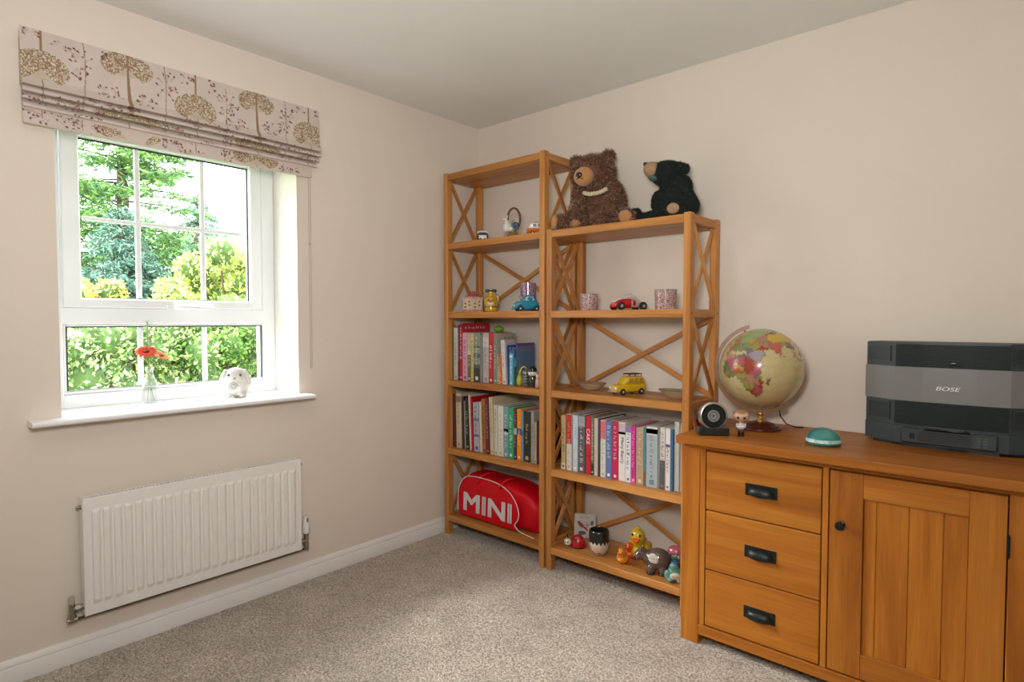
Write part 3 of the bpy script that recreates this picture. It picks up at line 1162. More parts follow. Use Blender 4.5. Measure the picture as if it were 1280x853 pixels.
G4 = 'books on the fourth shelf of the taller bookcase'
B4 = [
    (0.0695, 0.079, 0.305, 0.00, .22, '#5d6b35', 'thin dark olive book against the post, leftmost on its shelf of the taller bookcase', dict(dash=False, soft=True)),
    (0.080, 0.112, 0.300, 0.00, .22, '#c9cbc6', 'tall pale grey book, second from the left on the fourth shelf of the taller bookcase', dict(ink='#9a9c98')),
    (0.113, 0.128, 0.317, 0, .22, '#5c2747', 'slim dark purple book beside the tallest red book', dict(ink='#c9b5c0')),
    (0.129, 0.152, 0.326, 0.0, .225, '#b8202f', 'tallest book on its shelf, red with white lettering along the top of its cover', dict(cover_text=(.45, .925, .16, .016, '#e3d0cc'), bands=[(.90, .97, '#8e1620')])),
    (0.153, 0.193, 0.272, 0, .22, '#d9a3b4', 'thick pink and lilac book in front of the tallest red cover', dict(ink='#8a4d92', side=[(0, 1, '#a99f9f', 0, 1)])),
    (0.194, 0.219, 0.270, 0, .23, '#b9b79c', 'grey-green book between the pink book and the yellow book', dict(bands=[(0, .55, '#6c6d59'), (.55, .62, '#d9d6bd')], ink='#e7e2d0')),
    (0.220, 0.240, 0.268, 0, .22, '#d8c47e', 'pale yellow book on the fourth shelf of the taller bookcase', dict(ink='#7a6b3a')),
    (0.241, 0.291, 0.271, 0, .22, '#8f9a8e', 'thick speckled green and black book beside the pale yellow one', dict(bands=[(0, .28, '#3c3f3e'), (.28, .36, '#59685c'), (.50, .58, '#5b6b60'), (.70, .74, '#5d6e62')], ink='#e8ebe2')),
    (0.292, 0.312, 0.262, 0, .15, '#84827f', 'plain mid grey book in the middle of the fourth shelf', dict(dash=False)),
    (0.314, 0.357, 0.272, 0, .15, '#b8b2b1', 'thick light grey book immediately left of the red spine with white letters', dict(bands=[(.72, .92, '#d4cdca')], ink='#8f8a89')),
    (0.358, 0.391, 0.275, 0, .15, '#c02a35', 'red book with white spine lettering and a round badge, upper book shelf', dict(bands=[(.0, .12, '#a82530')], ink='#f6ecec')),
    (0.393, 0.420, 0.272, 0, .15, '#858a78', 'grey-green book with a grey cover facing the room and dark lettering', dict(side=[(0, 1, '#a3a197', 0, 1)], cover_text=(.62, .91, .075, .014, '#3b4143'), ink='#d9c9a0')),
    (0.421, 0.438, 0.158, 0.0, .18, '#c8bfa5', 'short patterned cream book beside the orange spine', dict(ink='#5e5b45', soft=True)),
    (0.4395, 0.455, 0.158, -.012, .18, '#e0682a', 'short thin orange book leaning left', dict(soft=True, ink='#f6e8d8')),
    (0.459, 0.486, 0.236, -.014, .085, '#d8d3c9', 'leaning white book with a pale pink cover, right part of the upper book shelf', dict(side=[(.9, 1, '#c9a79f', 0, 1), (0, .9, '#b7aeb0', 0, 1)], ink='#8c8f86')),
    (0.487, 0.4955, 0.224, -.012, .09, '#a9a6c4', 'thin lilac-blue book leaning on the white one', dict(soft=True, ink='#6c6b95')),
    (0.4965, 0.5055, 0.210, -.008, .09, '#24406e', 'thin navy book with 500 on its cover', dict(soft=True, side=[(0, 1, '#2b4a7a', 0, 1)], dash=False)),
    (0.508, 0.531, 0.170, 0, .09, '#6fb3c8', 'short light blue book beside the landscape cover', dict(ink='#e3f2f5', bands=[(.86, .93, '#d8ecf0')])),
    (0.5325, 0.5425, 0.189, 0, .13, '#2c6f95', 'book with a blue sky and green hill picture on its cover', dict(soft=True, dash=False, side=[(.78, 1, '#2f5f98', 0, 1), (.68, .78, '#37a0b5', 0, 1), (.52, .68, '#63bcc6', 0, 1), (.44, .52, '#2e6b4d', 0, 1), (.0, .44, '#4d7329', 0, 1)])),
]
for i, (x, x2, h, ln, dp, col, lab, kw) in enumerate(B4):
    r = book(x, x2, h, ln, ZK[2], -.285, dp, col, lab, G4, **kw)
    if '500' in lab:
        o = text_mb('500', .07, .028, .0008, T(.0083, .045, .185, 0, 0, PI / 2)).build('title', M('ink_pale', '#aebfd6', .5), r)
# tall dark blue frame-like album standing behind the landscape cover
book(0.546, 0.5535, 0.222, 0, ZK[2], -.275, .145, '#3c4270', 'dark blue-purple picture book standing behind the landscape cover', G4, soft=True, dash=False,
     side=[(.93, 1, '#6a4a72', 0, 1), (.0, .93, '#56738c', 0, 1)], cover_text=(.5, .84, .08, .012, '#b4687a'))

G5 = 'books on the fifth shelf of the taller bookcase'
B5 = [
    (0.0695, 0.094, 0.308, 0.0, '#5b2b34', 'dark maroon book against the post, leftmost on the fifth shelf of the taller bookcase', dict(dash=False)),
    (0.100, 0.142, 0.313, -.005, '#c9bca4', 'thick cream book with a dark mark at its head, left end of the fifth shelf', dict(bands=[(.84, .95, '#7c7263')], ink='#9c927f')),
    (0.148, 0.163, 0.297, -.007, '#4a1f25', 'very dark maroon book beside the thick cream one', dict(dash=False)),
    (0.1675, 0.1765, 0.274, -.007, '#8c9384', 'thin grey-green book between two dark books', dict(dash=False, soft=True)),
    (0.1815, 0.205, 0.292, -.011, '#23241f', 'black book with pale green lettering, left part of the lower book shelf', dict(ink='#b5bf9d')),
    (0.2095, 0.222, 0.312, -.013, '#d7c3b0', 'thin pale pink book beside the bright red cover', dict(dash=False)),
    (0.2265, 0.238, 0.303, -.013, '#b4121f', 'bright red book leaning left on the lower book shelf', dict(dash=False, soft=True)),
    (0.243, 0.287, 0.273, -.009, '#aeb0bd', 'thick blue and white patterned book beside the bright red one', dict(ink='#4a4f78', bands=[(.3, .34, '#6a6d90'), (.62, .68, '#7c80a2')])),
    (0.292, 0.306, 0.280, -.009, '#d8cfb0', 'thin cream book left of the brown-orange spine', dict(dash=False)),
    (0.311, 0.336, 0.298, -.011, '#a8693a', 'brown-orange book on the lower book shelf of the taller bookcase', dict(ink='#5d2f1c')),
    (0.342, 0.362, 0.305, -.013, '#6e2a37', 'maroon book with pale lettering beside the brown-orange one', dict(ink='#d9b7b4')),
    (0.369, 0.396, 0.313, -.013, '#cdbf9d', 'tall cream book, tallest in the middle of the fifth shelf', dict(ink='#a3946d')),
    (0.400, 0.425, 0.273, -.006, '#d3cbbb', 'cream book with grey lettering right of the tallest cream one', dict(ink='#8d8795')),
    (0.427, 0.465, 0.272, -.002, '#dcd8cb', 'thick off-white book left of the grey-blue spine', dict(ink='#b5ae93')),
    (0.467, 0.500, 0.271, 0, '#7e9fa6', 'grey-blue book with a small portrait panel', dict(bands=[(.46, .56, '#d8d0cc'), (.50, .57, '#3a4750')], ink='#cfe0e0')),
    (0.501, 0.538, 0.270, 0, '#2ba374', 'bright green book on the lower book shelf', dict(ink='#d3efdf')),
    (0.540, 0.560, 0.265, 0, '#5c2332', 'maroon book between the bright green and the bright orange spines', dict(bands=[(.5, .62, '#c8bed0')], ink='#cf9a9d')),
    (0.561, 0.592, 0.268, 0, '#ea8a1c', 'bright orange book with a dark blue band', dict(bands=[(.5, .62, '#2f3f78')], ink='#f5d9a8')),
    (0.594, 0.605, 0.261, 0, '#5aa0c8', 'thin light blue book beside the thick black one', dict(bands=[(.5, .6, '#35618c')], dash=False)),
    (0.606, 0.654, 0.261, 0, '#272b25', 'thick black book with gold lettering', dict(ink='#b8a964')),
    (0.6555, 0.676, 0.263, 0, '#9b9a96', 'grey book right of the thick black one', dict(ink='#75736f')),
    (0.677, 0.693, 0.212, 0, '#b9a888', 'short beige book near the right end of the fifth shelf', dict(ink='#8b5a3c')),
    (0.6945, 0.7075, 0.221, 0, '#2c2220', 'thin black book at the right end of the fifth shelf', dict(ink='#8c2b2b')),
]
for i, (x, x2, h, ln, col, lab, kw) in enumerate(B5):
    book(x, x2, h, ln, ZK[1], -.285, .19 + .03 * ((i * 7) % 3) / 2, col, lab, G5, **kw)

GS = 'books on the shorter bookcase'
BS = [
    (0.846, 0.872, 0.266, 0, '#c2a273', 'tan book with dark lettering, leftmost book of the shorter bookcase', dict(ink='#4b3f33', bands=[(.0, .12, '#d6ccb4')])),
    (0.878, 0.909, 0.275, 0, '#d6d0c6', 'white book with a red block filling the top of its spine', dict(bands=[(.47, .99, '#cf2f2f')], ink='#b9b2a5')),
    (0.916, 0.945, 0.272, 0, '#c3cfdc', 'pale blue book beside the one with the red block', dict(ink='#e9eef4')),
    (0.947, 0.987, 0.278, 0, '#5e6061', 'dark grey book with white and pink lettering', dict(bands=[(.80, .98, '#9aa0a2')], ink='#e9cfd6')),
    (0.991, 1.020, 0.277, 0, '#c81f32', 'red book with CAKE in white capitals on its spine', dict(dash=False, title=[('CAKE', .52, .78, '#f8eeee', .72)], bands=[(.3, .33, '#a71629')])),
    (1.021, 1.038, 0.277, 0, '#6f7b56', 'mottled green book beside the red one with capitals', dict(ink='#e8e0cf', bands=[(.0, .2, '#31412d')])),
    (1.039, 1.059, 0.272, 0, '#cdbab9', 'pinkish grey book with no lettering, left half of the shorter bookcase', dict(dash=False)),
    (1.061, 1.072, 0.269, 0, '#2f4641', 'thin dark green book left of the pink-topped white spine', dict(dash=False)),
    (1.0735, 1.102, 0.267, 0, '#dcd8cf', 'white book with a pink block at the top of its spine', dict(bands=[(.67, .99, '#df6b78')], ink='#b5aca2')),
    (1.103, 1.136, 0.266, 0, '#5e79ad', 'blue book with white lettering beside the crimson one', dict(ink='#e7ecf5')),
    (1.137, 1.170, 0.267, 0, '#c2294f', 'crimson book with pale pink lettering', dict(ink='#f2c6cf')),
    (1.1715, 1.207, 0.268, 0, '#e4e0dc', 'white book with a portrait and black handwriting-like title', dict(dash=False, title=[('Mary Berry', .30, .74, '#3b3438', .55)], bands=[(.80, .98, '#c4b2bd'), (.80, .84, '#5a4450')])),
    (1.208, 1.235, 0.244, 0, '#e6e1e6', 'slightly shorter white and purple book left of the magenta spine', dict(ink='#7c4a9a', bands=[(.93, 1, '#9a6fc0')])),
    (1.236, 1.259, 0.259, 0, '#c92f8b', 'magenta book in the right half of the shorter bookcase', dict(ink='#f2b8d6', bands=[(.0, .1, '#e05c9c')])),
    (1.261, 1.299, 0.256, 0, '#b39a80', 'tan-beige book with pale lettering beside the magenta one', dict(ink='#e0d2b8')),
    (1.300, 1.3095, 0.261, 0, '#3f8f93', 'thin teal book with a brown foot', dict(dash=False, bands=[(0, .25, '#8a5c3c')])),
    (1.311, 1.367, 0.268, 0, '#a9b4b9', 'very thick blue-grey book with a portrait at its head', dict(ink='#6f8292', bands=[(.86, .99, '#d9d5d0'), (.88, .96, '#4b4a4e')])),
    (1.3685, 1.3775, 0.269, 0, '#8b8a88', 'thin plain grey book right of the very thick one', dict(dash=False)),
    (1.378, 1.402, 0.269, 0, '#d8d2cb', 'white and dark grey book with a pink line of lettering', dict(bands=[(0, .47, '#55585a')], ink='#9a7a70')),
    (1.404, 1.426, 0.268, 0, '#e2e0de', 'white book with a blue and red title, right end of the shorter bookcase', dict(ink='#b8434f', bands=[(.7, .74, '#44679c')])),
    (1.427, 1.439, 0.264, 0, '#3c6890', 'thin blue book beside the spiral notebook', dict(dash=False)),
]
for i, (x, x2, h, ln, col, lab, kw) in enumerate(BS):
    book(x, x2, h, ln, ZK[1], -.28, .2 + .03 * ((i * 5) % 4) / 3, col, lab, GS, **kw)


def spiral_book(x, x2, h, col, wire, label):
    t = thing('notebook', label, 'notebook', (x, -.275, ZK[1] + .0004), group=GS)
    w = x2 - x
    MB().box(0.001, .0025, .004, .20, 0, h).build('cover', M('print_' + col[1:], col, .5), t)
    MB().box(w - .0025, w - .001, .004, .20, 0, h).build('cover', M('print_' + col[1:], col, .5), t)
    MB().box(.003, w - .003, .006, .198, .002, h - .002).build('pages', m_page, t)
    m_ = MB()
    n_ = int(h / .0085)
    for k in range(n_):
        z = .006 + k * (h - .012) / (n_ - 1)
        m_.tube([(w / 2 + w * .46 * math.cos(a), .004 - .009 * math.sin(a), z) for a in [PI * q / 6 for q in range(7)]], .0011, 5)
    m_.build('wire_spiral', M('wire_' + wire[1:], wire, .3, metal=.3), t, smooth=True)


spiral_book(1.4405, 1.463, .300, '#cfdbe2', '#e6e8ea', 'pale wire-bound notebook near the right post of the shorter bookcase')
spiral_book(1.464, 1.4785, .298, '#a01c2a', '#d8c8c8', 'dark red wire-bound notebook against the right post of the shorter bookcase')

# =================================================================== fur toys


def add_fur(mesh_mb, parent, mats, seed, length, n_per, width=.0016, mask=None, lie=.6, obj_l=Vector((0, 0, 0))):
    r = np.random.default_rng(seed)
    V_ = np.array(mesh_mb.v)
    N_ = np.array(mesh_mb.n)
    if mask is not None:
        k = np.array([mask(p) for p in V_])
        V_, N_ = V_[k], N_[k]
    idx = r.integers(0, len(V_), n_per)
    P_ = V_[idx] + r.normal(0, .0035, (n_per, 3))
    n_ = N_[idx]
    P_ = P_ - n_ * ((P_ - V_[idx]) * n_).sum(1, keepdims=True) - n_ * .001
    d = n_ + r.normal(0, .45, (n_per, 3)) + np.array([0, 0, -lie])
    d /= np.linalg.norm(d, axis=1, keepdims=True)
    d = d + n_ * .35
    s_ = np.cross(d, r.normal(0, 1, (n_per, 3)))
    s_ /= np.linalg.norm(s_, axis=1, keepdims=True)
    L_ = length * r.uniform(.6, 1.3, (n_per, 1))
    tri = np.stack([P_ - s_ * width, P_ + s_ * width, P_ + d * L_], 1).reshape(-1, 3)
    m_ = MB()
    m_.v = tri.tolist()
    m_.f = [(3 * i, 3 * i + 1, 3 * i + 2) for i in range(n_per)]
    o = m_.build('fur', mats, parent, fixn=False)
    for p in range(len(mats)):
        pass
    if len(mats) > 1:
        mi = r.integers(0, len(mats), n_per)
        o.data.polygons.foreach_set('material_index', mi.astype(np.int32))
    o['kind'] = 'stuff'
    return o


ZS = ZK[4]   # top of the shorter bookcase
# --- brown bear, sitting, facing the room and a little to the left
bear = thing('teddy_bear', 'brown plush bear with a tan muzzle sitting on top of the shorter bookcase', 'teddy bear', (0.985, -0.165, ZS), rz=math.radians(12), group='plush bears on the shorter bookcase')
# local: x right (as seen), y away, z up
parts = [((.004, .02, .105), (.116, .085, .110)), ((0.008, .015, .180), (.098, .070, .070)), ((-.024, -.018, .270), (.106, .084, .088)),
         ((-.038, -.064, .245), (.055, .048, .044)), ((-.122, .008, .342), (.034, .020, .034)), ((.040, .010, .350), (.034, .020, .033)),
         ((-.088, -.03, .150), (.036, .040, .075), (.35, .15, 0)), ((-.085, -.075, .070), (.034, .036, .065), (.5, .1, 0)), ((-.070, -.095, .030), (.036, .042, .028)),
         ((.092, -.02, .150), (.038, .042, .078), (.3, -.2, 0)), ((.080, -.065, .080), (.038, .038, .068), (.45, .1, 0)), ((.045, -.090, .034), (.046, .040, .032)),
         ((-.120, -.045, .040), (.050, .075, .040), (0, 0, -.3)), ((-.165, -.085, .038), (.034, .032, .038)),
         ((.120, -.050, .042), (.066, .052, .042), (0, 0, -.3)), ((.165, -.092, .036), (.042, .036, .036), (0, 0, -.2)),
         ((0, .05, .05), (.085, .06, .050))]
bm_ = blob(parts, .007, 5)
mb1 = M('brown_plush', '#6f4a36', 0.95, noise=.25, nscale=80, bump=.6, bscale=150, sheen=.1)
bo = bm_.build('body', mb1, bear, smooth=True, fixn=False)
fur_m = [M('fur_a', '#86604a', .9), M('fur_b', '#684432', .9), M('fur_c', '#b3917a', .9), M('fur_d', '#593a2b', .9)]
add_fur(bm_, bear, fur_m, 3, .0135, 28000, lie=.5, mask=lambda p: not ((p[1] < -.092 and p[2] > .20)))
m_tan = M('tan_plush', '#b98450', .9, noise=.12, nscale=120, bump=.3, bscale=300, sheen=.3)
mz = MB().ell((-.040, -.098, .243), (.048, .044, .044)).build('muzzle', m_tan, bear, smooth=True)
m_shine = M('black_plastic', '#15110f', .18, coat=.6)
MB().ell((-.046, -.141, .243), (.0155, .010, .0135)).build('nose', m_shine, mz, smooth=True)
for s_ in (-1, 1):
    MB().ell((-.040 + s_ * .034, -.094, .292 + s_ * .004), (.0065, .005, .0065)).build('eye', m_shine, bear, smooth=True)
MB().tube([(-.066, -.134, .224), (-.054, -.140, .226), (-.046, -.141, .231), (-.038, -.141, .226), (-.026, -.137, .224)], .0015, 6).build('mouth', M('dark_thread', '#4c2e1c', .8), mz, smooth=True)
bib = MB()
for k in range(9):
    a = -1.0 + 2.0 * k / 8
    bib.ell((.006 + .062 * math.sin(a), -.060 - .018 * math.cos(a), .190 - .028 * math.cos(a) + .003 * a), (.013, .010, .011), seg=10, rings=6)
bib.build('chest_crescent', M('cream_plush', '#cdb9a0', .95, noise=.1, nscale=200, bump=.5, bscale=300), bear, smooth=True)
MB().ell((-.186, -.106, .040), (.020, .017, .034), (0, 0, -.6)).build('foot_pad', m_tan, bear, smooth=True)
MB().ell((.172, -.123, .036), (.031, .012, .028), (0, 0, .12)).build('foot_pad', m_tan, bear, smooth=True)
MB().ell((-.072, -.120, .024), (.026, .020, .020)).build('paw_pad', m_tan, bear, smooth=True)
MB().ell((-.122, -.012, .344), (.017, .012, .019)).build('inner_ear', M('dark_plush', '#5a4033', .95), bear, smooth=True)
MB().ell((.040, -.011, .350), (.018, .012, .019)).build('inner_ear', M('dark_plush', '#5a4033', .95), bear, smooth=True)

# --- black bear, sitting side on, looking left and up
bb = thing('teddy_bear', 'black plush bear with a tan snout looking left, on the shorter bookcase', 'teddy bear', (1.385, -0.165, ZS), rz=math.radians(15), group='plush bears on the shorter bookcase')
parts = [((-.006, .02, .085), (.090, .075, .088)), ((-.006, .01, .130), (.072, .062, .060)), ((.014, .01, .155), (.054, .055, .050)), ((-.040, .0, .214), (.072, .060, .056)),
         ((-.085, -.008, .225), (.042, .038, .040), (0, .4, 0)), ((.042, -.040, .216), (.024, .018, .025)), ((.005, .045, .250), (.020, .016, .022)),
         ((.028, -.055, .130), (.030, .030, .050), (.2, -.2, 0)), ((.018, -.080, .085), (.028, .028, .052), (.3, .5, 0)), ((-.004, -.090, .048), (.030, .026, .028)),
         ((-.088, .055, .10), (.035, .03, .055)),
         ((.052, -.050, .055), (.056, .050, .055)), ((.02, -.085, .035), (.050, .040, .035)), ((-.110, .040, .032), (.085, .036, .030), (0, -.08, .1)), ((-.190, .040, .042), (.032, .030, .040))]
bm2 = blob(parts, .006, 5)
m_blk = M('black_plush', '#0e1612', .9, noise=.3, nscale=60, bump=.5, bscale=200)
bm2.build('body', m_blk, bb, smooth=True, fixn=False)
add_fur(bm2, bb, [M('black_fur_a', '#1a2720', .85), M('black_fur_b', '#101713', .85), M('black_fur_c', '#34453c', .85)], 9, .006, 16000, width=.0013, lie=.8)
m_tan2 = M('pale_tan_plush', '#a58363', .9, noise=.15, nscale=120, bump=.3, bscale=300)
sn = MB().ell((-.100, -.016, .230), (.044, .038, .036), (0, .55, 0)).build('snout', m_tan2, bb, smooth=True)
MB().ell((-.127, -.024, .256), (.015, .017, .011), (0, .6, 0)).build('nose', m_shine, sn, smooth=True)
MB().ell((-.068, -.053, .247), (.0055, .004, .0055)).build('eye', m_shine, bb, smooth=True)
MB().ell((-.088, .038, .250), (.0055, .004, .0055)).build('eye', m_shine, bb, smooth=True)
MB().ell((-.090, -.020, .194), (.030, .028, .016), (0, .2, 0)).build('chin_patch', M('grey_plush', '#52605a', .95, bump=.4, bscale=200), bb, smooth=True)
MB().ell((.012, -.122, .036), (.027, .010, .023), (.15, 0, -.1)).build('foot_pad', m_tan2, bb, smooth=True)

# =================================================================== holdall
bag = thing('holdall_bag', 'red holdall with white piping and block letters on the bottom shelf', 'bag', (0.385, -0.285, ZK[0]))
X0b, X1b = -.268, .302


def bag_top(x):
    u = (x - X0b) / (X1b - X0b)
    if u < .12:
        return .115 + .135 * math.sin(min(1, u / .12) * PI / 2)
    return .250 - .010 * (u - .12) - .095 * max(0, (u - .60) / .4) ** 2.4


nx, ny_ = 44, 22
vs, fs = [], []
for i in range(nx + 1):
    u = i / nx
    x = X0b + (X1b - X0b) * u
    top = bag_top(x)
    hd2 = .100 * (1 - .5 * (2 * u - 1) ** 8)
    for j in range(ny_):
        a = 2 * PI * j / ny_
        ca, sa = math.cos(a), math.sin(a)
        e = .45
        yy = math.copysign(abs(ca) ** e, ca) * hd2
        zz = math.copysign(abs(sa) ** e, sa)
        wr = .0035 * math.sin(x * 55 + 3 * a) * (1 - abs(sa)) + .003 * math.sin(x * 31 + a * 5)
        vs.append((x, .112 + yy + wr - .012 * zz, (zz * .5 + .5) * top + .0005))
for i in range(nx):
    for j in range(ny_):
        k = (j + 1) % ny_
        fs.append((i * ny_ + j, i * ny_ + k, (i + 1) * ny_ + k, (i + 1) * ny_ + j))
fs.append(tuple(range(ny_)))
fs.append(tuple(nx * ny_ + j for j in range(ny_)))
m_red = M('red_vinyl', '#cf0418', .5, noise=.05, nscale=20, bump=.25, bscale=25, spec=.3)
m_ = MB()
m_.add(vs, fs)
m_.build('body', m_red, bag, smooth=60)
# front panel edged with piping
fp = []
pts = [(-.262, .030), (-.264, .10), (-.258, .165), (-.240, .205), (-.205, .232), (-.15, .240), (-.08, .241), (.0, .238), (.06, .228), (.115, .208), (.160, .175), (.187, .135), (.196, .10), (.188, .070), (.170, .045), (.178, .028), (.21, .012), (.30, .002)]
def smoothpts(p, n=6):
    out = []
    for i in range(len(p) - 1):
        p0, p1, p2, p3 = (Vector((*p[max(i - 1, 0)], 0)), Vector((*p[i], 0)), Vector((*p[i + 1], 0)), Vector((*p[min(i + 2, len(p) - 1)], 0)))
        for k in range(n):
            t_ = k / n
            out.append(.5 * ((2 * p1) + (-p0 + p2) * t_ + (2 * p0 - 5 * p1 + 4 * p2 - p3) * t_ ** 2 + (-p0 + 3 * p1 - 3 * p2 + p3) * t_ ** 3))
    out.append(Vector((*p[-1], 0)))
    return out


sp = smoothpts(pts)
m_white = M('white_piping', '#e8d5d4', .5)
MB().tube([(p.x, -.0085 + .017 * max(0, (p.y / .24)) ** 4, p.y + .002) for p in sp], .0026, 8).build('piping', m_white, bag, smooth=True)
poly = [(p.x, p.y) for p in sp if p.x < .197 and p.y > .02]
poly = [(-.255, .012)] + poly + [(.165, .012)]
vs = []
for x, z in poly:
    vs.append((x, -.003 + .018 * max(0, z / .24) ** 3, z))
mm_ = MB()
cpt = (-.03, -.005, .12)
rings_ = 6
for r_ in range(rings_ + 1):
    f_ = r_ / rings_
    for v_ in vs:
        z = cpt[2] + (v_[2] - cpt[2]) * f_
        x = cpt[0] + (v_[0] - cpt[0]) * f_
        mm_.v.append((x, -.0062 + .0045 * f_ ** 4 + .018 * max(0, z / .24) ** 3 + .0012 * math.sin(x * 40 + z * 30), z))
n_ = len(vs)
for r_ in range(rings_):
    for i in range(n_):
        j = (i + 1) % n_
        mm_.f.append((r_ * n_ + i, r_ * n_ + j, (r_ + 1) * n_ + j, (r_ + 1) * n_ + i))
mm_.build('front_panel', m_red, bag, smooth=True)
tx = text_mb('MINI', .355, .096, .0008, T(-.038, 0, .096, 0, math.radians(0), 0))
for i, v_ in enumerate(tx.v):
    tx.v[i] = (v_[0], -.0085 + .018 * max(0, v_[2] / .24) ** 3 + v_[1], v_[2])
# heavier strokes: four shifted layers of the same letters
base_v, base_f = list(tx.v), list(tx.f)
for dx, dz in ((.005, 0), (-.005, 0), (0, .0035), (0, -.0035), (.0045, .003), (-.0045, -.003), (.0045, -.003), (-.0045, .003)):
    tx.add([(v_[0] + dx, v_[1] - .0001 * abs(dx) * 100, v_[2] + dz) for v_ in base_v], base_f)
tx.build('lettering', M('white_letter', '#dcd6d8', .5), bag, fixn=False)
for xa in (-.12, .05):
    h_ = MB()
    h_.tube([(xa, .012, .205), (xa + .005, .008, .225), (xa + .018, .02, .250), (xa + .035, .05, .262), (xa + .055, .09, .262)], [.007, .008, .007, .006, .006], 8)
    h_.build('handle', m_red, bag, smooth=True)
    MB().tube([(xa - .012, .001 + .014, .222), (xa + .012, .001 + .012, .224)], .004, 8).build('handle_ring', M('piping_metal', '#d8a0a0', .3, metal=.5), bag, smooth=True)

# =================================================================== toys and ornaments
def loft(m, st, seg=20, ex=.55, mat=None):
    """st: (x, half width, z low, z high) stations; rounded box sections"""
    vs, fs = [], []
    for (x, w, za, zb) in st:
        for k in range(seg):
            a = 2 * PI * k / seg
            c_, s_ = math.cos(a), math.sin(a)
            vs.append(Vector((x, math.copysign(abs(c_) ** ex, c_) * w, (za + zb) / 2 + math.copysign(abs(s_) ** ex, s_) * (zb - za) / 2)))
    for i in range(len(st) - 1):
        for k in range(seg):
            j = (k + 1) % seg
            fs.append((i * seg + k, i * seg + j, (i + 1) * seg + j, (i + 1) * seg + k))
    fs.append(tuple(range(seg)))
    fs.append(tuple((len(st) - 1) * seg + k for k in range(seg)))
    if mat is not None:
        vs = [mat @ v_ for v_ in vs]
    return m.add(vs, fs)


def wheel(parent, x, y, z, r, w, tyre='#1c1c1c', hub='#c9c9c4'):
    sg = 1 if y > 0 else -1
    o = MB().lathe([(r * .55, -w / 2), (r * .9, -w / 2), (r, -w * .3), (r, w * .3), (r * .9, w / 2), (r * .55, w / 2)], 20, T(x, y, z, PI / 2, 0, 0)).build('wheel', M('tyre', tyre, .7), parent, smooth=40)
    MB().lathe([(r * .56, -w * .42), (r * .56, w * .42), (r * .3, w * .55), (0, w * .5)], 16, T(x, y, z, -PI / 2 * sg, 0, 0)).build('hub', M('hub' + hub[1:], hub, .3, metal=.3), o, smooth=40)
    return o


def cer(col, rough=.15):
    return M('glaze_' + col[1:], col, rough, coat=.5, noise=.04, nscale=40)


# ---- second shelf of the taller bookcase
v1 = thing('toy_van', 'small black and white toy camper van seen from the front', 'toy van', (0.262, -0.232, ZK[4]), rz=math.radians(44), group='toy camper vans')
m_ = MB()
loft(m_, [(-.062, .028, .008, .040), (-.060, .031, .006, .048), (.058, .031, .006, .048), (.062, .028, .010, .044)], mat=T(0, .03, 0, 0, 0, PI / 2))
m_.build('body', cer('#23262c'), v1, smooth=40)
m_ = MB()
loft(m_, [(-.058, .024, .036, .056), (-.052, .030, .030, .060), (.050, .030, .030, .060), (.058, .024, .036, .056)], mat=T(0, .03, 0, 0, 0, PI / 2))
m_.build('roof', cer('#e6e2da'), v1, smooth=40)
MB().prism([(-.026, .032), (.026, .032), (0, .010)], -.0345, -.031, axis=1).build('front_v', cer('#e9e6df'), v1)
for s_ in (-1, 1):
    MB().lathe([(.006, 0), (.006, .004), (0, .005)], 14, T(s_ * .017, -.031, .020, PI / 2)).build('headlamp', cer('#d9d8d0'), v1)
    wheel(v1, s_ * .027, -.010, .009, .009, .006).rotation_euler = (0, 0, PI / 2)
    wheel(v1, s_ * .027, .065, .009, .009, .006).rotation_euler = (0, 0, PI / 2)
MB().box(-.020, .020, -.0300, -.0285, .038, .050, .002).build('windscreen', M('toy_glass_dark', '#8a8578', .1), v1)

hp = thing('hoop_ornament', 'oval bronze hoop ornament with a white bird and a blue flower', 'ornament', (0.484, -0.240, ZK[4]), rz=math.radians(30))
m_ = MB()
for k in range(33):
    pass
m_.tube([(.012 + .034 * math.sin(a), 0, .100 + .058 * -math.cos(a)) for a in [2 * PI * k / 32 for k in range(33)]], .0058, 10)
m_.build('hoop', M('aged_bronze', '#5b4431', .45, metal=.3, noise=.2), hp, smooth=True)
m_ = MB().lathe([(.042, 0), (.044, .006), (.038, .014), (.026, .022), (.018, .034), (.010, .044), (0, .046)], 20, T(.010, 0, 0) @ Matrix.Diagonal((1, .6, 1, 1)))
m_.build('base', M('ornament_brown', '#8c6538', .6, noise=.3, nscale=60, bump=.4), hp, smooth=40)
m_ = MB().ell((-.022, -.012, .058), (.022, .016, .026)).ell((-.024, -.012, .084), (.012, .010, .014)).ell((-.038, -.012, .100), (.009, .008, .008)).ell((-.004, -.014, .048), (.016, .010, .014))
m_.tube([(-.024, -.012, .08), (-.026, -.012, .10), (-.018, -.012, .118)], [.006, .005, .003], 8)
m_.build('bird', cer('#dcdad2', .4), hp, smooth=True)
m_ = MB()
for k in range(7):
    a = 2 * PI * k / 7
    m_.ell((.022 + .011 * math.cos(a), -.014, .060 + .013 * math.sin(a)), (.011, .005, .011), seg=10, rings=6)
m_.build('blue_flower', cer('#274b66', .4), hp, smooth=True)
MB().tube([(.0, -.010, .03), (.008, -.016, .05), (.004, -.014, .082), (.016, -.012, .096)], .003, 6).ell((.012, -.016, .040), (.010, .004, .012), seg=8, rings=6).build('leaf_sprig', cer('#7c8a60', .5), hp, smooth=True)

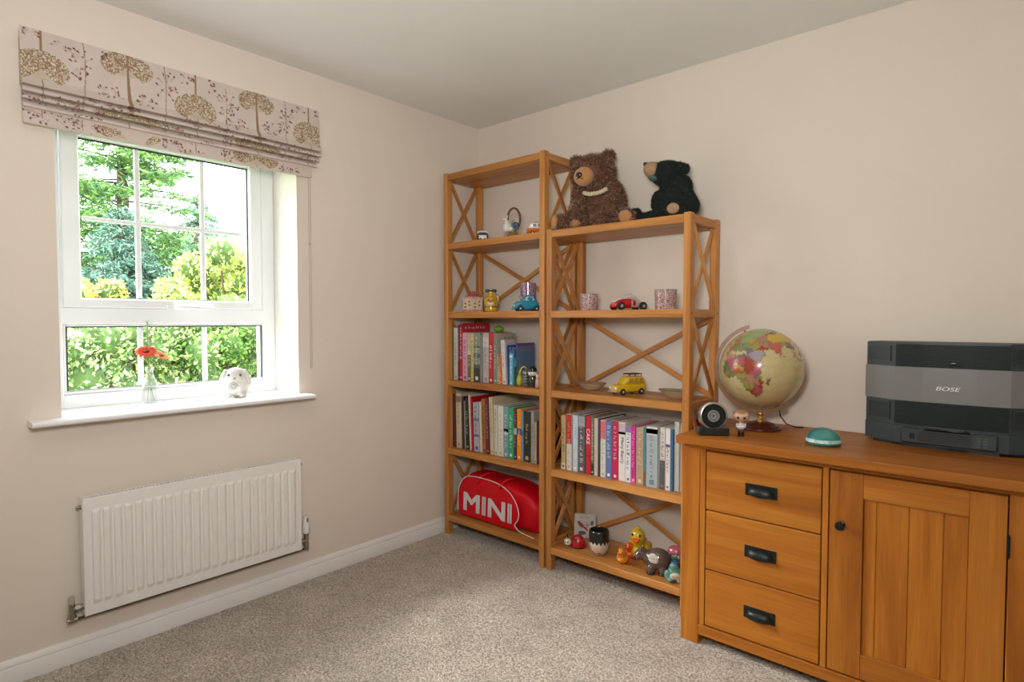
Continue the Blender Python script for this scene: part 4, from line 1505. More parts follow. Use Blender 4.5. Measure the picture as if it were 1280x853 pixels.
v2 = thing('toy_van', 'orange and white toy camper van partly hidden behind the right post', 'toy van', (0.664, -0.225, ZK[4]), rz=math.radians(48), group='toy camper vans')
m_ = MB()
loft(m_, [(-.066, .026, .012, .030), (-.062, .030, .008, .034), (.062, .030, .008, .034), (.066, .026, .012, .030)])
m_.build('body', cer('#dd6a1c'), v2, smooth=40)
m_ = MB()
loft(m_, [(-.060, .024, .030, .040), (-.048, .029, .030, .062), (.056, .029, .030, .064), (.062, .026, .030, .058)])
m_.build('roof', cer('#e8e4de'), v2, smooth=40)
for k in range(4):
    for s_ in (-1, 1):
        MB().box(-.040 + k * .024, -.022 + k * .024, s_ * .0285 - .001, s_ * .0285 + .001, .040, .053, .001).build('side_window', M('toy_glass', '#8d8f92', .1), v2)
MB().box(-.066, .066, -.0312, .0312, .031, .034, .001).build('trim_strip', cer('#ece8e0'), v2)
for x_ in (-.042, .042):
    for s_ in (-1, 1):
        wheel(v2, x_, s_ * .027, .0105, .0105, .007)
MB().lathe([(.012, 0), (.014, .006), (.006, .010), (0, .010)], 14, T(.010, 0, .063)).box(-.03, .04, -.018, .018, .0625, .065, .001).build('roof_rack', cer('#a5a39e', .4), v2, smooth=40)

# ---- third shelf of the taller bookcase
tb = thing('trinket_box', 'cream and pink six-sided trinket box with a lid', 'box', (0.168, -0.215, ZK[3]), rz=math.radians(38))
hexp = lambda r, k=.85: [(r * math.cos(PI / 6 + i * PI / 3), r * math.sin(PI / 6 + i * PI / 3) * k) for i in range(6)]
pr2 = []
MB().prism(hexp(.064), .010, .072).build('body', M('cream_print', '#cfc0a2', .5, noise=.12, nscale=50), tb)
MB().prism(hexp(.069), 0, .014).build('foot', M('pink_print', '#b98d88', .5, noise=.35, nscale=90), tb)
MB().prism(hexp(.069), .072, .083).build('lid', M('pink_cream_print', '#c9a79a', .5, noise=.25, nscale=90), tb)
m_ = MB()
m_.lathe([(.048, .083), (.044, .092), (.030, .098), (.014, .100), (.012, .106), (.016, .112), (.010, .118), (0, .118)], 20)
m_.build('lid_top', M('pink_print', '#b0606a', .5, noise=.35, nscale=120), tb, smooth=40)
for i in range(6):
    a = i * PI / 3
    m_ = MB()
    for q in range(4):
        m_.ell(((.0565) * math.cos(a) - math.sin(a) * (q % 2 - .5) * .028, (.0565 * math.sin(a) + math.cos(a) * (q % 2 - .5) * .028) * .86, .028 + q * .010), (.005, .004, .005), seg=8, rings=5)
    m_.build('rose_print', M('rose_pink', '#9c4a4c', .5), tb, smooth=True)

yf = thing('figurine', 'yellow bottle-shaped animal figurine with a black bow on top', 'figurine', (0.318, -0.225, ZK[3]), rz=math.radians(40))
MB().lathe([(.028, 0), (.034, .004), (.036, .020), (.034, .030), (.035, .034), (.038, .050), (.037, .070), (.030, .082), (.016, .088), (.013, .100), (.014, .112), (0, .114)], 28).build('body', cer('#d3a51c'), yf, smooth=40)
MB().lathe([(.0362, .024), (.037, .026), (.0362, .030)], 28).build('belt', cer('#6b4a14'), yf, smooth=40)
MB().ell((0, -.032, .046), (.020, .010, .012)).build('muzzle', cer('#e2dccb'), yf, smooth=True)
MB().ell((-.012, -.034, .064), (.006, .005, .006)).ell((.012, -.034, .064), (.006, .005, .006)).ell((0, -.042, .055), (.008, .005, .006)).build('eyes_and_nose', cer('#8c4a18'), yf, smooth=True)
m_ = MB().ell((-.018, 0, .116), (.015, .007, .009)).ell((.018, 0, .116), (.015, .007, .009)).ell((0, 0, .114), (.007, .007, .007))
m_.build('bow', cer('#26221f'), yf, smooth=True)
MB().tube([(.034, 0, .035), (.041, 0, .060), (.036, 0, .092), (.020, 0, .106)], .004, 8).build('tail', cer('#b98c1c'), yf, smooth=True)

cg = thing('candle_glass', 'tall purple and pink patterned candle glass behind the blue toy car', 'candle holder', (0.515, -0.140, ZK[3]))
m_p = attr_mat('mosaic_print', .15, coat=.4)
_t = m_p.node_tree
_mx = _t.nodes.new('ShaderNodeMixShader')
_mx.inputs[0].default_value = .22
_tr = _t.nodes.new('ShaderNodeBsdfTransparent')
_t.links.new(_t.nodes['Principled BSDF'].outputs[0], _mx.inputs[1])
_t.links.new(_tr.outputs[0], _mx.inputs[2])
_t.links.new(_mx.outputs[0], [q for q in _t.nodes if q.type == 'OUTPUT_MATERIAL'][0].inputs[0])
rn = np.random.default_rng(4)


def mosaic_glass(parent, r, h, cols, seed, name='glass_cup', cell=.006, top=1.0):
    rr = np.random.default_rng(seed)
    seg, rows = 96, 36
    m_ = MB()
    cs = []
    pal = np.array([lin(c_) for c_ in cols])
    grid = rr.integers(0, len(pal), (rows + 2, seg + 2))
    for i in range(rows + 1):
        z = h * i / rows
        rad = r * (1 + (top - 1) * i / rows)
        for k in range(seg):
            a = 2 * PI * k / seg
            m_.v.append((rad * math.cos(a), rad * math.sin(a), z))
            cs.append(pal[grid[i, k]])
    for i in range(rows):
        for k in range(seg):
            j = (k + 1) % seg
            m_.f.append((i * seg + k, i * seg + j, (i + 1) * seg + j, (i + 1) * seg + k))
    n0 = len(m_.v)
    for i, (rf, zz) in enumerate(((.93 * top, h), (.90, h * .08), (0.001, h * .07))):
        for k in range(seg):
            a = 2 * PI * k / seg
            m_.v.append((r * rf * math.cos(a), r * rf * math.sin(a), zz))
            cs.append(pal[0])
    prev = rows * seg
    for i in range(3):
        st = n0 + i * seg
        for k in range(seg):
            j = (k + 1) % seg
            m_.f.append((prev + k, prev + j, st + j, st + k))
        prev = st
    m_.f.append(tuple(range(seg)))
    return m_.build(name, m_p, parent, smooth=60, colors=np.array(cs))


mosaic_glass(cg, .042, .155, ['#8d7aa8', '#b08ab6', '#d7b6cd', '#5e4a78', '#cfc0d0', '#b04f78'], 2)

bc = thing('toy_car', 'rounded blue toy car on the third shelf of the taller bookcase', 'toy car', (0.582, -0.232, ZK[3]), rz=math.radians(56), group='toy cars on the bookcases')
m_ = MB()
loft(m_, [(-.074, .016, .014, .022), (-.070, .024, .010, .038), (-.056, .029, .008, .050), (-.030, .032, .008, .054), (.040, .032, .008, .056), (.062, .028, .008, .044), (.074, .018, .012, .026)])
m_.build('body', cer('#2d93b0'), bc, smooth=50)
m_ = MB()
loft(m_, [(-.034, .022, .044, .052), (-.020, .026, .044, .074), (0, .028, .044, .086), (.024, .027, .044, .084), (.046, .022, .040, .066), (.060, .016, .036, .044)])
m_.build('cabin', cer('#2a8dab'), bc, smooth=50)
for s_ in (-1, 1):
    MB().prism([(-.016, .056), (-.010, .073), (.004, .079), (.006, .056)], s_ * .0255 - .002, s_ * .0255 + .002, axis=1).build('side_window', M('toy_window', '#cfd3cc', .15), bc)
    MB().prism([(.011, .056), (.011, .078), (.026, .074), (.036, .056)], s_ * .0245 - .002, s_ * .0245 + .002, axis=1).build('side_window', M('toy_window', '#cfd3cc', .15), bc)
    for x_ in (-.042, .046):
        wheel(bc, x_, s_ * .030, .014, .014, .009)
        m2 = MB()
        m2.tube([(x_ + .019 * math.cos(a), s_ * .029, .014 + .019 * math.sin(a)) for a in [PI * k / 10 for k in range(11)]], .004, 6)
        m2.build('mudguard', cer('#1e6f8c'), bc, smooth=True)
    MB().lathe([(.006, 0), (.0055, .003), (0, .005)], 14, T(-.069, s_ * .016, .030, 0, -PI / 2 + .3, 0)).build('headlamp', cer('#e3e1d8'), bc, smooth=40)
MB().prism([(-.019, .022), (.019, .022), (.023, .0), (-.023, 0)], -.001, .001, axis=2, mat=T(-.0285, 0, .062, 0, 1.05, 0) @ Matrix.Rotation(PI / 2, 4, 'Z')).build('windscreen', M('toy_window', '#cfd3cc', .15), bc)
MB().box(-.078, -.074, -.028, .028, .010, .015, .001).box(.072, .077, -.026, .026, .010, .015, .001).build('bumper', M('toy_chrome', '#b9b7b0', .25, metal=.6), bc)

# ---- fourth shelf of the taller bookcase
gb = thing('green_ball', 'bright green flattened rubber ball lying on top of the books', 'ball', (0.335, -0.180, ZK[2] + .2730))
MB().ell((0, 0, .0195), (.029, .029, .0195), seg=24, rings=14).build('ball', M('lime_rubber', '#6fae2e', .5, noise=.08, bump=.1), gb, smooth=True)
MB().lathe([(.004, 0), (.003, .003), (0, .003)], 10, T(0, 0, .0380)).build('valve', M('lime_dark', '#4f8a1e', .5), gb)

go = thing('gourd_ornament', 'yellow-green gourd-shaped ornament with a long curled neck', 'ornament', (0.560, -0.262, ZK[2]), rz=math.radians(40))
MB().lathe([(.006, 0), (.015, .003), (.019, .016), (.018, .030), (.012, .046), (.008, .058)], 20).build('body', cer('#a9ad45'), go, smooth=True)
MB().tube([(0, 0, .054), (.003, 0, .075), (.010, 0, .092), (.022, 0, .099), (.034, 0, .092), (.040, 0, .078)], [.0085, .0065, .0055, .005, .0045, .003], 10).build('neck', cer('#b3b254'), go, smooth=True)
so = thing('figurine', 'small silver-grey figurine between the gourd ornament and the black-hatted one', 'figurine', (0.603, -0.265, ZK[2]), rz=math.radians(35))
MB().lathe([(.014, 0), (.017, .003), (.018, .022), (.0175, .040), (.0165, .056), (.018, .062), (.016, .078), (.008, .086), (0, .088)], 20).build('body', M('pewter', '#8c8b88', .3, metal=.5, noise=.2), so, smooth=True)
for z in (.016, .030, .044, .060):
    MB().lathe([(.0182, z), (.0192, z + .002), (.0182, z + .005)], 20).build('ring_band', M('pewter_dark', '#4d4d4f', .4, metal=.4), so, smooth=True)
ho_ = thing('figurine', 'dark figurine with a black cap and white band, beside the right post', 'figurine', (0.648, -0.262, ZK[2]), rz=math.radians(35))
MB().lathe([(.018, 0), (.021, .003), (.021, .030), (.019, .060), (.017, .064)], 22).build('body', cer('#23302a'), ho_, smooth=40)
MB().lathe([(.021, .060), (.024, .064), (.024, .076), (.021, .080)], 22).build('face_band', cer('#ddd8cf'), ho_, smooth=40)
MB().lathe([(.022, .078), (.023, .084), (.020, .096), (.012, .104), (0, .106)], 22).build('cap', cer('#1c1c1f'), ho_, smooth=True)
MB().ell((-.007, -.0225, .070), (.002, .0015, .003)).ell((.007, -.0225, .070), (.002, .0015, .003)).build('eyes', cer('#2a2220'), ho_, smooth=True)
pk = thing('figurine', 'tiny pale pink figurine almost hidden by the right post on the fourth shelf', 'figurine', (0.687, -0.268, ZK[2]))
MB().lathe([(.012, 0), (.014, .004), (.013, .030), (.010, .048)], 18).build('body', cer('#d9a596'), pk, smooth=True)
MB().ell((0, 0, .056), (.011, .011, .012)).ell((-.008, 0, .066), (.004, .003, .005)).ell((.008, 0, .066), (.004, .003, .005)).build('head', cer('#e3b8a8'), pk, smooth=True)

# ---- second level of the shorter bookcase
for (x_, r_, h_, lab, sd_) in ((0.951, .043, .080, 'pink patterned tealight glass at the left end of the shelf, beside the posts', 5), (1.357, .046, .087, 'larger pink patterned tealight glass right of the red toy car', 6)):
    tg = thing('tealight_glass', lab, 'candle holder', (x_, -.20, ZK[3]), group='tealight glasses')
    mosaic_glass(tg, r_, h_, ['#c39a94', '#dcc8c2', '#a03848', '#cdb6b0', '#7c565c', '#e2d6d0'], sd_, top=1.06)
    MB().lathe([(r_ * 1.06, h_ - .002), (r_ * 1.075, h_), (r_ * 1.06, h_ + .002), (r_ * .99, h_ + .002), (r_ * .98, h_ - .002)], 40).build('rim', M('glass_rim', '#a39a98', .1, coat=.5), tg, smooth=True)
    MB().lathe([(.019, 0), (.019, .014), (.017, .0135), (0, .0135)], 20, T(0, 0, h_ * .085)).build('tealight', M('wax_white', '#e6e2da', .4), tg, smooth=40)

rc = thing('toy_car', 'red and silver toy racing car with white stripes on its bonnet', 'toy car', (1.170, -.200, ZK[3]), rz=math.radians(62), group='toy cars on the bookcases')
m_ = MB()
loft(m_, [(-.090, .014, .014, .024), (-.084, .022, .010, .034), (-.060, .027, .010, .046), (-.030, .029, .010, .054), (.0, .030, .010, .054)])
m_.build('bonnet', cer('#c21722'), rc, smooth=50)
m_ = MB()
loft(m_, [(-.001, .030, .010, .054), (.030, .031, .010, .050), (.060, .028, .012, .040), (.084, .018, .016, .030)])
m_.build('tail', M('toy_silver', '#bfb4b0', .25, metal=.3), rc, smooth=50)
m_ = MB()
loft(m_, [(-.036, .018, .050, .056), (-.018, .023, .050, .070), (.006, .024, .048, .077), (.030, .021, .046, .068), (.052, .014, .040, .050)])
m_.build('cabin', M('toy_canopy', '#cfc3bc', .12, coat=.6), rc, smooth=50)
for y_ in (-.010, .010):
    m_ = MB()
    m_.tube([(-.088, y_, .026), (-.075, y_, .0405), (-.058, y_, .0475), (-.03, y_, .0545)], .0028, 6)
    m_.build('stripe', cer('#ecd9d2'), rc, smooth=True)
MB().box(.006, .022, -.0325, .0325, .020, .044, .003).build('side_panel', cer('#b01a26'), rc)
for x_ in (-.058, .058):
    for s_ in (-1, 1):
        wheel(rc, x_, s_ * .034, .019, .019, .014, '#2a2622', '#b3a98e')

# ---- third level of the shorter bookcase


def oval_bowl(x, y, label, rz, fill):
    t = thing('oval_bowl', label, 'bowl', (x, y, ZK[2]), rz=rz, group='oval glass bowls')
    prf = [(.030, 0), (.040, .003), (.060, .018), (.078, .034), (.082, .036), (.079, .038), (.060, .023), (.040, .008), (0, .006)]
    MB().lathe(prf, 36, Matrix.Diagonal((1, .55, 1, 1))).build('bowl', M('smoky_ceramic', '#b09a86', .25, coat=.5, noise=.1), t, smooth=True)
    m_ = MB()
    r0 = random.Random(x)
    for k in range(26):
        a, q = r0.uniform(0, 2 * PI), math.sqrt(r0.random())
        m_.ell((.055 * q * math.cos(a), .028 * q * math.sin(a), .030 + r0.uniform(-.004, .006)), (.010, .007, .004), (r0.uniform(-.5, .5), r0.uniform(-.5, .5), r0.uniform(0, 3)), seg=8, rings=5)
    m_.build('potpourri', fill, t, smooth=True)['kind'] = 'stuff'
    MB().tube([(.080 * math.cos(a), .080 * .55 * math.sin(a), .037) for a in [2 * PI * k / 36 for k in range(37)]], .0018, 6).build('rim', M('rim_olive', '#6a6040', .4), t, smooth=True)


oval_bowl(0.955, -.185, 'oval bowl of dried petals left of the yellow toy car', math.radians(6), M('dried_petals', '#9a6f55', .8, noise=.4, nscale=60))
oval_bowl(1.412, -.200, 'oval bowl of green pieces, half hidden by the right post of the shorter bookcase', math.radians(4), M('dried_green', '#8f8b4a', .8, noise=.3, nscale=60))

yc = thing('toy_car', 'yellow toy taxi-style car with a black roof rack', 'toy car', (1.165, -.190, ZK[2]), rz=math.radians(66), group='toy cars on the bookcases')
m_ = MB()
loft(m_, [(-.086, .024, .014, .036), (-.082, .032, .010, .042), (-.060, .036, .009, .046), (-.030, .037, .009, .050), (.070, .037, .009, .052), (.080, .032, .012, .048)])
m_.build('body', cer('#d8b01c'), yc, smooth=50)
m_ = MB()
loft(m_, [(-.040, .026, .046, .052), (-.024, .030, .046, .078), (-.012, .032, .046, .084), (.062, .032, .046, .084), (.074, .029, .044, .070), (.080, .026, .044, .052)])
m_.build('cabin', cer('#d6b22a'), yc, smooth=50)
for s_ in (-1, 1):
    for a_, b_ in ((-.018, .008), (.012, .036), (.040, .062)):
        MB().prism([(a_, .054), (a_ + .004, .074), (b_, .074), (b_, .054)], s_ * .0315 - .0018, s_ * .0315 + .0018, axis=1).build('side_window', M('toy_window_amber', '#a98d2c', .15), yc)
    for x_ in (-.052, .050):
        wheel(yc, x_, s_ * .034, .0145, .0145, .009)
    MB().lathe([(.008, 0), (.0075, .003), (0, .005)], 14, T(-.083, s_ * .022, .031, 0, -PI / 2, 0)).build('headlamp', cer('#f0ead2'), yc, smooth=40)
MB().prism([(-.026, 0), (.026, 0), (.022, .026), (-.022, .026)], -.001, .001, axis=1, mat=T(-.0355, 0, .052, 0, 0, -PI / 2) @ Matrix.Rotation(-.45, 4, 'X')).build('windscreen', M('toy_window_pale', '#d8d3b0', .15), yc)
MB().box(-.0885, -.085, -.014, .014, .018, .034, .001).box(-.092, -.086, -.034, .034, .012, .018, .002).build('grille', M('toy_chrome2', '#d0ccb4', .3, metal=.4), yc)
m_ = MB()
for y_ in (-.024, .024):
    m_.tube([(-.010, y_, .093), (.060, y_, .093)], .0022, 6)
    for x_ in (-.006, .024, .056):
        m_.tube([(x_, y_, .083), (x_, y_, .093)], .0016, 6)
for x_ in (-.010, .008, .026, .044, .060):
    m_.tube([(x_, -.024, .093), (x_, .024, .093)], .0020, 6)
m_.build('roof_rack', M('rack_black', '#26221c', .4), yc, smooth=True)

# ---- bottom shelf of the shorter bookcase
ZB0 = ZK[0]
tl = thing('picture_tile', 'white square tile with a red bird drawing, leaning at the back of the bottom shelf', 'tile', (0.868, -.105, ZB0), rz=math.radians(28), rot=(math.radians(-9), 0, math.radians(28)))
MB().box(-.056, .056, -.004, .004, .0004, .122, .003).build('tile', M('tile_white', '#c9c5bd', .3, coat=.3), tl)
m_ = MB()
m_.ell((-.020, -.0045, .066), (.018, .0012, .010), (0, .7, 0), seg=12, rings=6).ell((-.031, -.0045, .078), (.008, .0012, .007), seg=10, rings=6).ell((.002, -.0045, .050), (.018, .0012, .005), (0, .7, 0), seg=10, rings=6)
m_.build('red_bird_print', M('print_birdred', '#a3262c', .5), tl, smooth=True)
m_ = MB()
m_.tube([(.006, -.0045, .040), (.012, -.0045, .062), (.010, -.0045, .084)], .0014, 5)
m_.tube([(-.004, -.0045, .070), (.012, -.0045, .062), (.026, -.0045, .072)], .0012, 5)
m_.ell((.036, -.0045, .078), (.008, .0012, .012), (0, .3, 0), seg=10, rings=6).ell((-.014, -.0045, .026), (.020, .0012, .010), seg=10, rings=6)
m_.build('grey_print', M('print_tilegrey', '#4f5a62', .5), tl, smooth=True)
dashes_mb(.050, .0045, T(0, -.0045, .104), 77).build('caption', M('print_tilegrey', '#4f5a62', .5), tl)

lb = thing('ladybird_ornament', 'shiny red ladybird ornament with a white face', 'ornament', (0.905, -.225, ZB0), rz=math.radians(35))
MB().ell((.006, 0, .004), (.038, .036, .058), zmin=-.05, seg=28, rings=14).build('shell', cer('#b5101f'), lb, smooth=True)
MB().lathe([(.036, 0), (.039, .004), (.036, .008)], 28, T(.006, 0, 0)).build('underside', cer('#201314'), lb, smooth=True)
hd3 = MB().ell((-.046, -.012, .026), (.019, .018, .018)).build('head', cer('#ddd2c2'), lb, smooth=True)
MB().ell((-.057, -.024, .030), (.003, .003, .004)).ell((-.046, -.030, .030), (.003, .003, .004)).build('eyes', cer('#1c1614'), hd3, smooth=True)
for s_ in (-1, 1):
    MB().tube([(-.044, s_ * .006, .040), (-.048, s_ * .010, .052), (-.052, s_ * .012, .058)], .0016, 6).build('antenna', cer('#2c1c18'), lb, smooth=True)
MB().ell((.010, -.031, .034), (.006, .003, .006)).ell((-.012, -.026, .044), (.005, .004, .005)).ell((.030, -.018, .040), (.005, .005, .006)).build('spots', cer('#7c0c16'), lb, smooth=True)

mg = thing('guardsman_pot', 'black and cream ceramic pot with a jagged fringe line round its middle', 'pot', (1.040, -.235, ZB0), rz=math.radians(33))
MB().lathe([(.018, 0), (.026, .004), (.041, .026), (.047, .050), (.047, .066)], 40).build('face', cer('#d2c4b0'), mg, smooth=True)
m_ = MB()
seg = 60
vs, fs = [], []
for k in range(seg):
    a = 2 * PI * k / seg
    zj = .060 + (.009 if k % 4 < 2 else -.001) + .004 * math.sin(k * 1.7)
    vs.append((.0480 * math.cos(a), .0480 * math.sin(a), zj))
for rr_, z in ((.0485, .074), (.0485, .112), (.045, .120), (.040, .122), (.038, .118), (.038, .07), (0.0005, .07)):
    for k in range(seg):
        a = 2 * PI * k / seg
        vs.append((rr_ * math.cos(a), rr_ * math.sin(a), z))
for i in range(7):
    for k in range(seg):
        j = (k + 1) % seg
        fs.append((i * seg + k, i * seg + j, (i + 1) * seg + j, (i + 1) * seg + k))
m_.add(vs, fs)
m_.build('hat', cer('#191d1a'), mg, smooth=50)
MB().ell((0, -.034, .016), (.009, .006, .004)).build('mouth', cer('#8c2430'), mg, smooth=True)
m_ = MB()
for s_ in (-1, 1):
    m_.tube([(s_ * .048 * math.cos(b_), -.0485 * math.sin(b_), .050 - .036 * (b_ / 1.3)) for b_ in [.1 + .12 * k for k in range(10)]], .0016, 6)
m_.build('chin_strap', cer('#8a7a5c'), mg, smooth=True)


def duck(name, label, x, y, s, rz, col, beak, grp, face=True):
    t = thing(name, label, 'toy duck', (x, y, ZB0), rz=rz, group=grp)
    b_ = blob([((0, .012 * s, .030 * s), (.040 * s, .046 * s, .031 * s)), ((0, .050 * s, .046 * s), (.018 * s, .020 * s, .016 * s)),
               ((-.030 * s, .016 * s, .040 * s), (.012 * s, .028 * s, .018 * s)), ((.030 * s, .016 * s, .040 * s), (.012 * s, .028 * s, .018 * s)),
               ((0, -.012 * s, .062 * s), (.020 * s, .020 * s, .020 * s)), ((0, -.014 * s, .082 * s), (.027 * s, .026 * s, .027 * s)), ((0, -.006 * s, .108 * s), (.006 * s, .006 * s, .008 * s))], .0035 * s, 3)
    b_.build('body', col, t, smooth=True)
    m_ = MB().ell((0, -.042 * s, .078 * s), (.015 * s, .014 * s, .0045 * s), (.25, 0, 0)).ell((0, -.039 * s, .072 * s), (.012 * s, .011 * s, .0035 * s), (-.1, 0, 0))
    m_.build('beak', beak, t, smooth=True)
    for q in (-1, 1):
        e_ = MB().ell((q * .013 * s, -.0355 * s, .092 * s), (.0038 * s, .0028 * s, .0048 * s)).build('eye', cer('#1a1512'), t, smooth=True)
    return t


duck('toy_duck', 'large yellow duck at the back of the bottom shelf', 1.205, -.150, 1.35, math.radians(15), cer('#cfae22', .3), cer('#d8601c', .3), 'toy ducks')
duck('toy_duck', 'small yellow-orange duck in front of the other ducks', 1.180, -.258, .68, math.radians(10), cer('#e08a1e', .3), cer('#c43d12', .3), 'toy ducks')
duck('toy_duck', 'small dark orange duck between the large and the smallest duck', 1.178, -.180, .72, math.radians(0), cer('#d9581a', .3), cer('#a92c10', .3), 'toy ducks')

hpz = thing('animal_ornament', 'glossy brown-grey four-legged animal ornament with a white oval tag on its side', 'ornament', (1.345, -.245, ZB0), rz=math.radians(28))
b_ = blob([((.010, .004, .062), (.056, .044, .048)), ((-.034, 0, .070), (.032, .030, .032)), ((-.060, -.004, .084), (.028, .025, .026)), ((-.078, -.008, .076), (.018, .020, .018)),
           ((-.066, -.022, .106), (.006, .005, .007)), ((-.056, .022, .106), (.006, .005, .007)),
           ((-.022, -.018, .022), (.018, .017, .024)), ((.030, -.020, .022), (.019, .018, .024)), ((-.018, .028, .022), (.018, .016, .024)), ((.036, .028, .022), (.018, .016, .024)), ((.060, .008, .080), (.008, .006, .006))], .004, 3)
b_.build('body', cer('#62504c'), hpz, smooth=True)
for x_, y_ in ((-.022, -.018), (.030, -.020), (-.018, .028), (.036, .028)):
    MB().lathe([(.012, 0), (.0190, .002), (.0192, .008), (.017, .010)], 18, T(x_, y_, 0)).build('hoof', cer('#231c1a'), hpz, smooth=True)
MB().ell((-.012, -.036, .076), (.024, .006, .026), (.25, 0, -.35)).build('name_tag', M('tag_white', '#ddd8cc', .4), hpz, smooth=True)
dashes_mb(.028, .0045, T(-.014, -.0425, .079, .25, 0, -.35), 4).build('tag_lettering', M('tag_grey', '#6f6a66', .5), hpz)
MB().ell((-.072, -.028, .090), (.003, .002, .0035)).build('eye', cer('#120e0d'), hpz, smooth=True)
MB().ell((-.093, -.016, .078), (.004, .008, .008)).build('snout_patch', cer('#8d8280'), hpz, smooth=True)

fr = thing('animal_ornament', 'green glazed ornament with a pink rounded top, behind the brown-grey one', 'ornament', (1.400, -.160, ZB0), rz=math.radians(20))
MB().lathe([(.026, 0), (.034, .004), (.030, .020), (.024, .030)], 28).build('foot', cer('#6f6a3c'), fr, smooth=True)
b_ = blob([((0, 0, .058), (.042, .036, .034)), ((-.026, -.020, .052), (.016, .014, .020)), ((.026, -.020, .052), (.016, .014, .020))], .0045, 3)
b_.build('body', cer('#2c6b34'), fr, smooth=True)
MB().ell((0, 0, .086), (.040, .032, .026), zmin=-.2).build('pink_top', cer('#b8606f'), fr, smooth=True)
m_ = MB()
for k in range(7):
    a = -2.6 + k * .35
    m_.ell((.037 * math.cos(a), .032 * math.sin(a), .070 + .004 * (k % 2)), (.008, .007, .010), seg=10, rings=6)
m_.build('grey_glaze_drops', cer('#8fa09c'), fr, smooth=True)

tu = thing('animal_ornament', 'small blue-green crouching animal ornament with a cream tag, at the front beside the sideboard', 'ornament', (1.448, -.268, ZB0), rz=math.radians(25))
b_ = blob([((0, .006, .036), (.034, .030, .030)), ((-.004, -.006, .066), (.020, .018, .018)), ((-.032, -.012, .030), (.014, .013, .022)), ((.030, -.010, .028), (.013, .013, .020)),
           ((-.020, -.018, .012), (.016, .018, .012)), ((.020, -.018, .012), (.016, .018, .012))], .004, 3)
b_.build('body', cer('#5e9488'), tu, smooth=True)
MB().ell((0, 0, .078), (.020, .018, .012)).build('cap', cer('#2c5674'), tu, smooth=True)
MB().ell((.002, -.026, .030), (.023, .008, .017), (.2, 0, 0)).build('name_tag', M('tag_cream', '#cfc8a4', .4), tu, smooth=True)
dashes_mb(.026, .004, T(.002, -.0345, .031, .2, 0, 0), 14).build('tag_lettering', M('tag_grey', '#6f6a66', .5), tu)

# =================================================================== on the sideboard
ZT_ = 0.8013
ck = thing('desk_clock', 'round black and silver desk clock on a black block, left end of the sideboard', 'clock', (1.672, -.425, ZT_), rz=math.radians(38))
MB().box(-.056, .056, -.026, .026, 0, .030, .004).build('stand', M('stand_black', '#1c2320', .35, coat=.2), ck)
tlt = T(0, .002, .072, PI / 2 - .10, 0, 0)
MB().lathe([(.049, -.018), (.0525, -.015), (.0525, .014), (.049, .017), (.0455, .0175), (.0455, .012)], 48, tlt).build('case', M('brushed_silver', '#bdbab4', .22, metal=.9), ck, smooth=40)
MB().lathe([(.0455, .0135), (0, .0135)], 48, tlt).build('dial', M('dial_black', '#222c29', .4), ck)
m_ = MB()
for r_ in (.0205, .0165):
    for k in range(40):
        a = 2 * PI * k / 40
        if k % 2 == 0 or r_ == .0205:
            m_.box(-.0016, .0016, r_ - .0010, r_ + .0010, .0136, .0144, mat=tlt @ Matrix.Rotation(a, 4, 'Z'))
for k in range(12):
    a = 2 * PI * k / 12
    m_.box(-.0007, .0007, .004, .0145, .0136, .0144, mat=tlt @ Matrix.Rotation(a, 4, 'Z'))
for k in range(12):
    a = 2 * PI * (k + .5) / 12
    m_.box(-.0007, .0007, .008, .0125, .0136, .0144, mat=tlt @ Matrix.Rotation(a, 4, 'Z'))
m_.build('dial_emblem', M('dial_silver', '#b9bab5', .35), ck)

fg = thing('bobblehead_figure', 'vinyl figure with a large square head, white top and black trousers', 'figurine', (1.762, -.378, ZT_), rz=math.radians(22))
b_ = blob([((0, 0, .073), (.026, .020, .019)), ((-.014, 0, .076), (.016, .018, .017)), ((.014, 0, .076), (.016, .018, .017)), ((-.028, .002, .072), (.004, .004, .005)), ((.028, .002, .072), (.004, .004, .005)), ((0, 0, .052), (.006, .006, .008))], .003, 2)
b_.build('head', M('vinyl_skin', '#cba184', .4), fg, smooth=True)
m_ = MB().ell((0, .003, .080), (.028, .021, .019), zmin=.42).ell((-.025, .003, .084), (.005, .014, .008)).ell((.025, .003, .084), (.005, .014, .008))
m_.build('hair', M('vinyl_hair', '#a27a5c', .5), fg, smooth=True)
MB().ell((-.011, -.0195, .071), (.0045, .0022, .0045)).ell((.011, -.0195, .071), (.0045, .0022, .0045)).build('eyes', M('vinyl_black', '#171311', .2), fg, smooth=True)
MB().box(-.011, .011, -.007, .007, .024, .050, .004).box(-.018, -.011, -.005, .006, .030, .048, .003).box(.011, .018, -.005, .006, .030, .048, .003).tube([(-.014, -.004, .034), (-.004, -.010, .034), (.012, -.010, .036)], .0035, 8).build('white_top', M('vinyl_white', '#d6cfd0', .5), fg, smooth=50)
for s_ in (-1, 1):
    MB().box(s_ * .006 - .0045, s_ * .006 + .0045, -.005, .006, .006, .025, .002).box(s_ * .0075 - .0055, s_ * .0075 + .0055, -.012, .006, 0, .007, .002).build('leg', M('vinyl_black', '#171311', .2), fg, smooth=50)

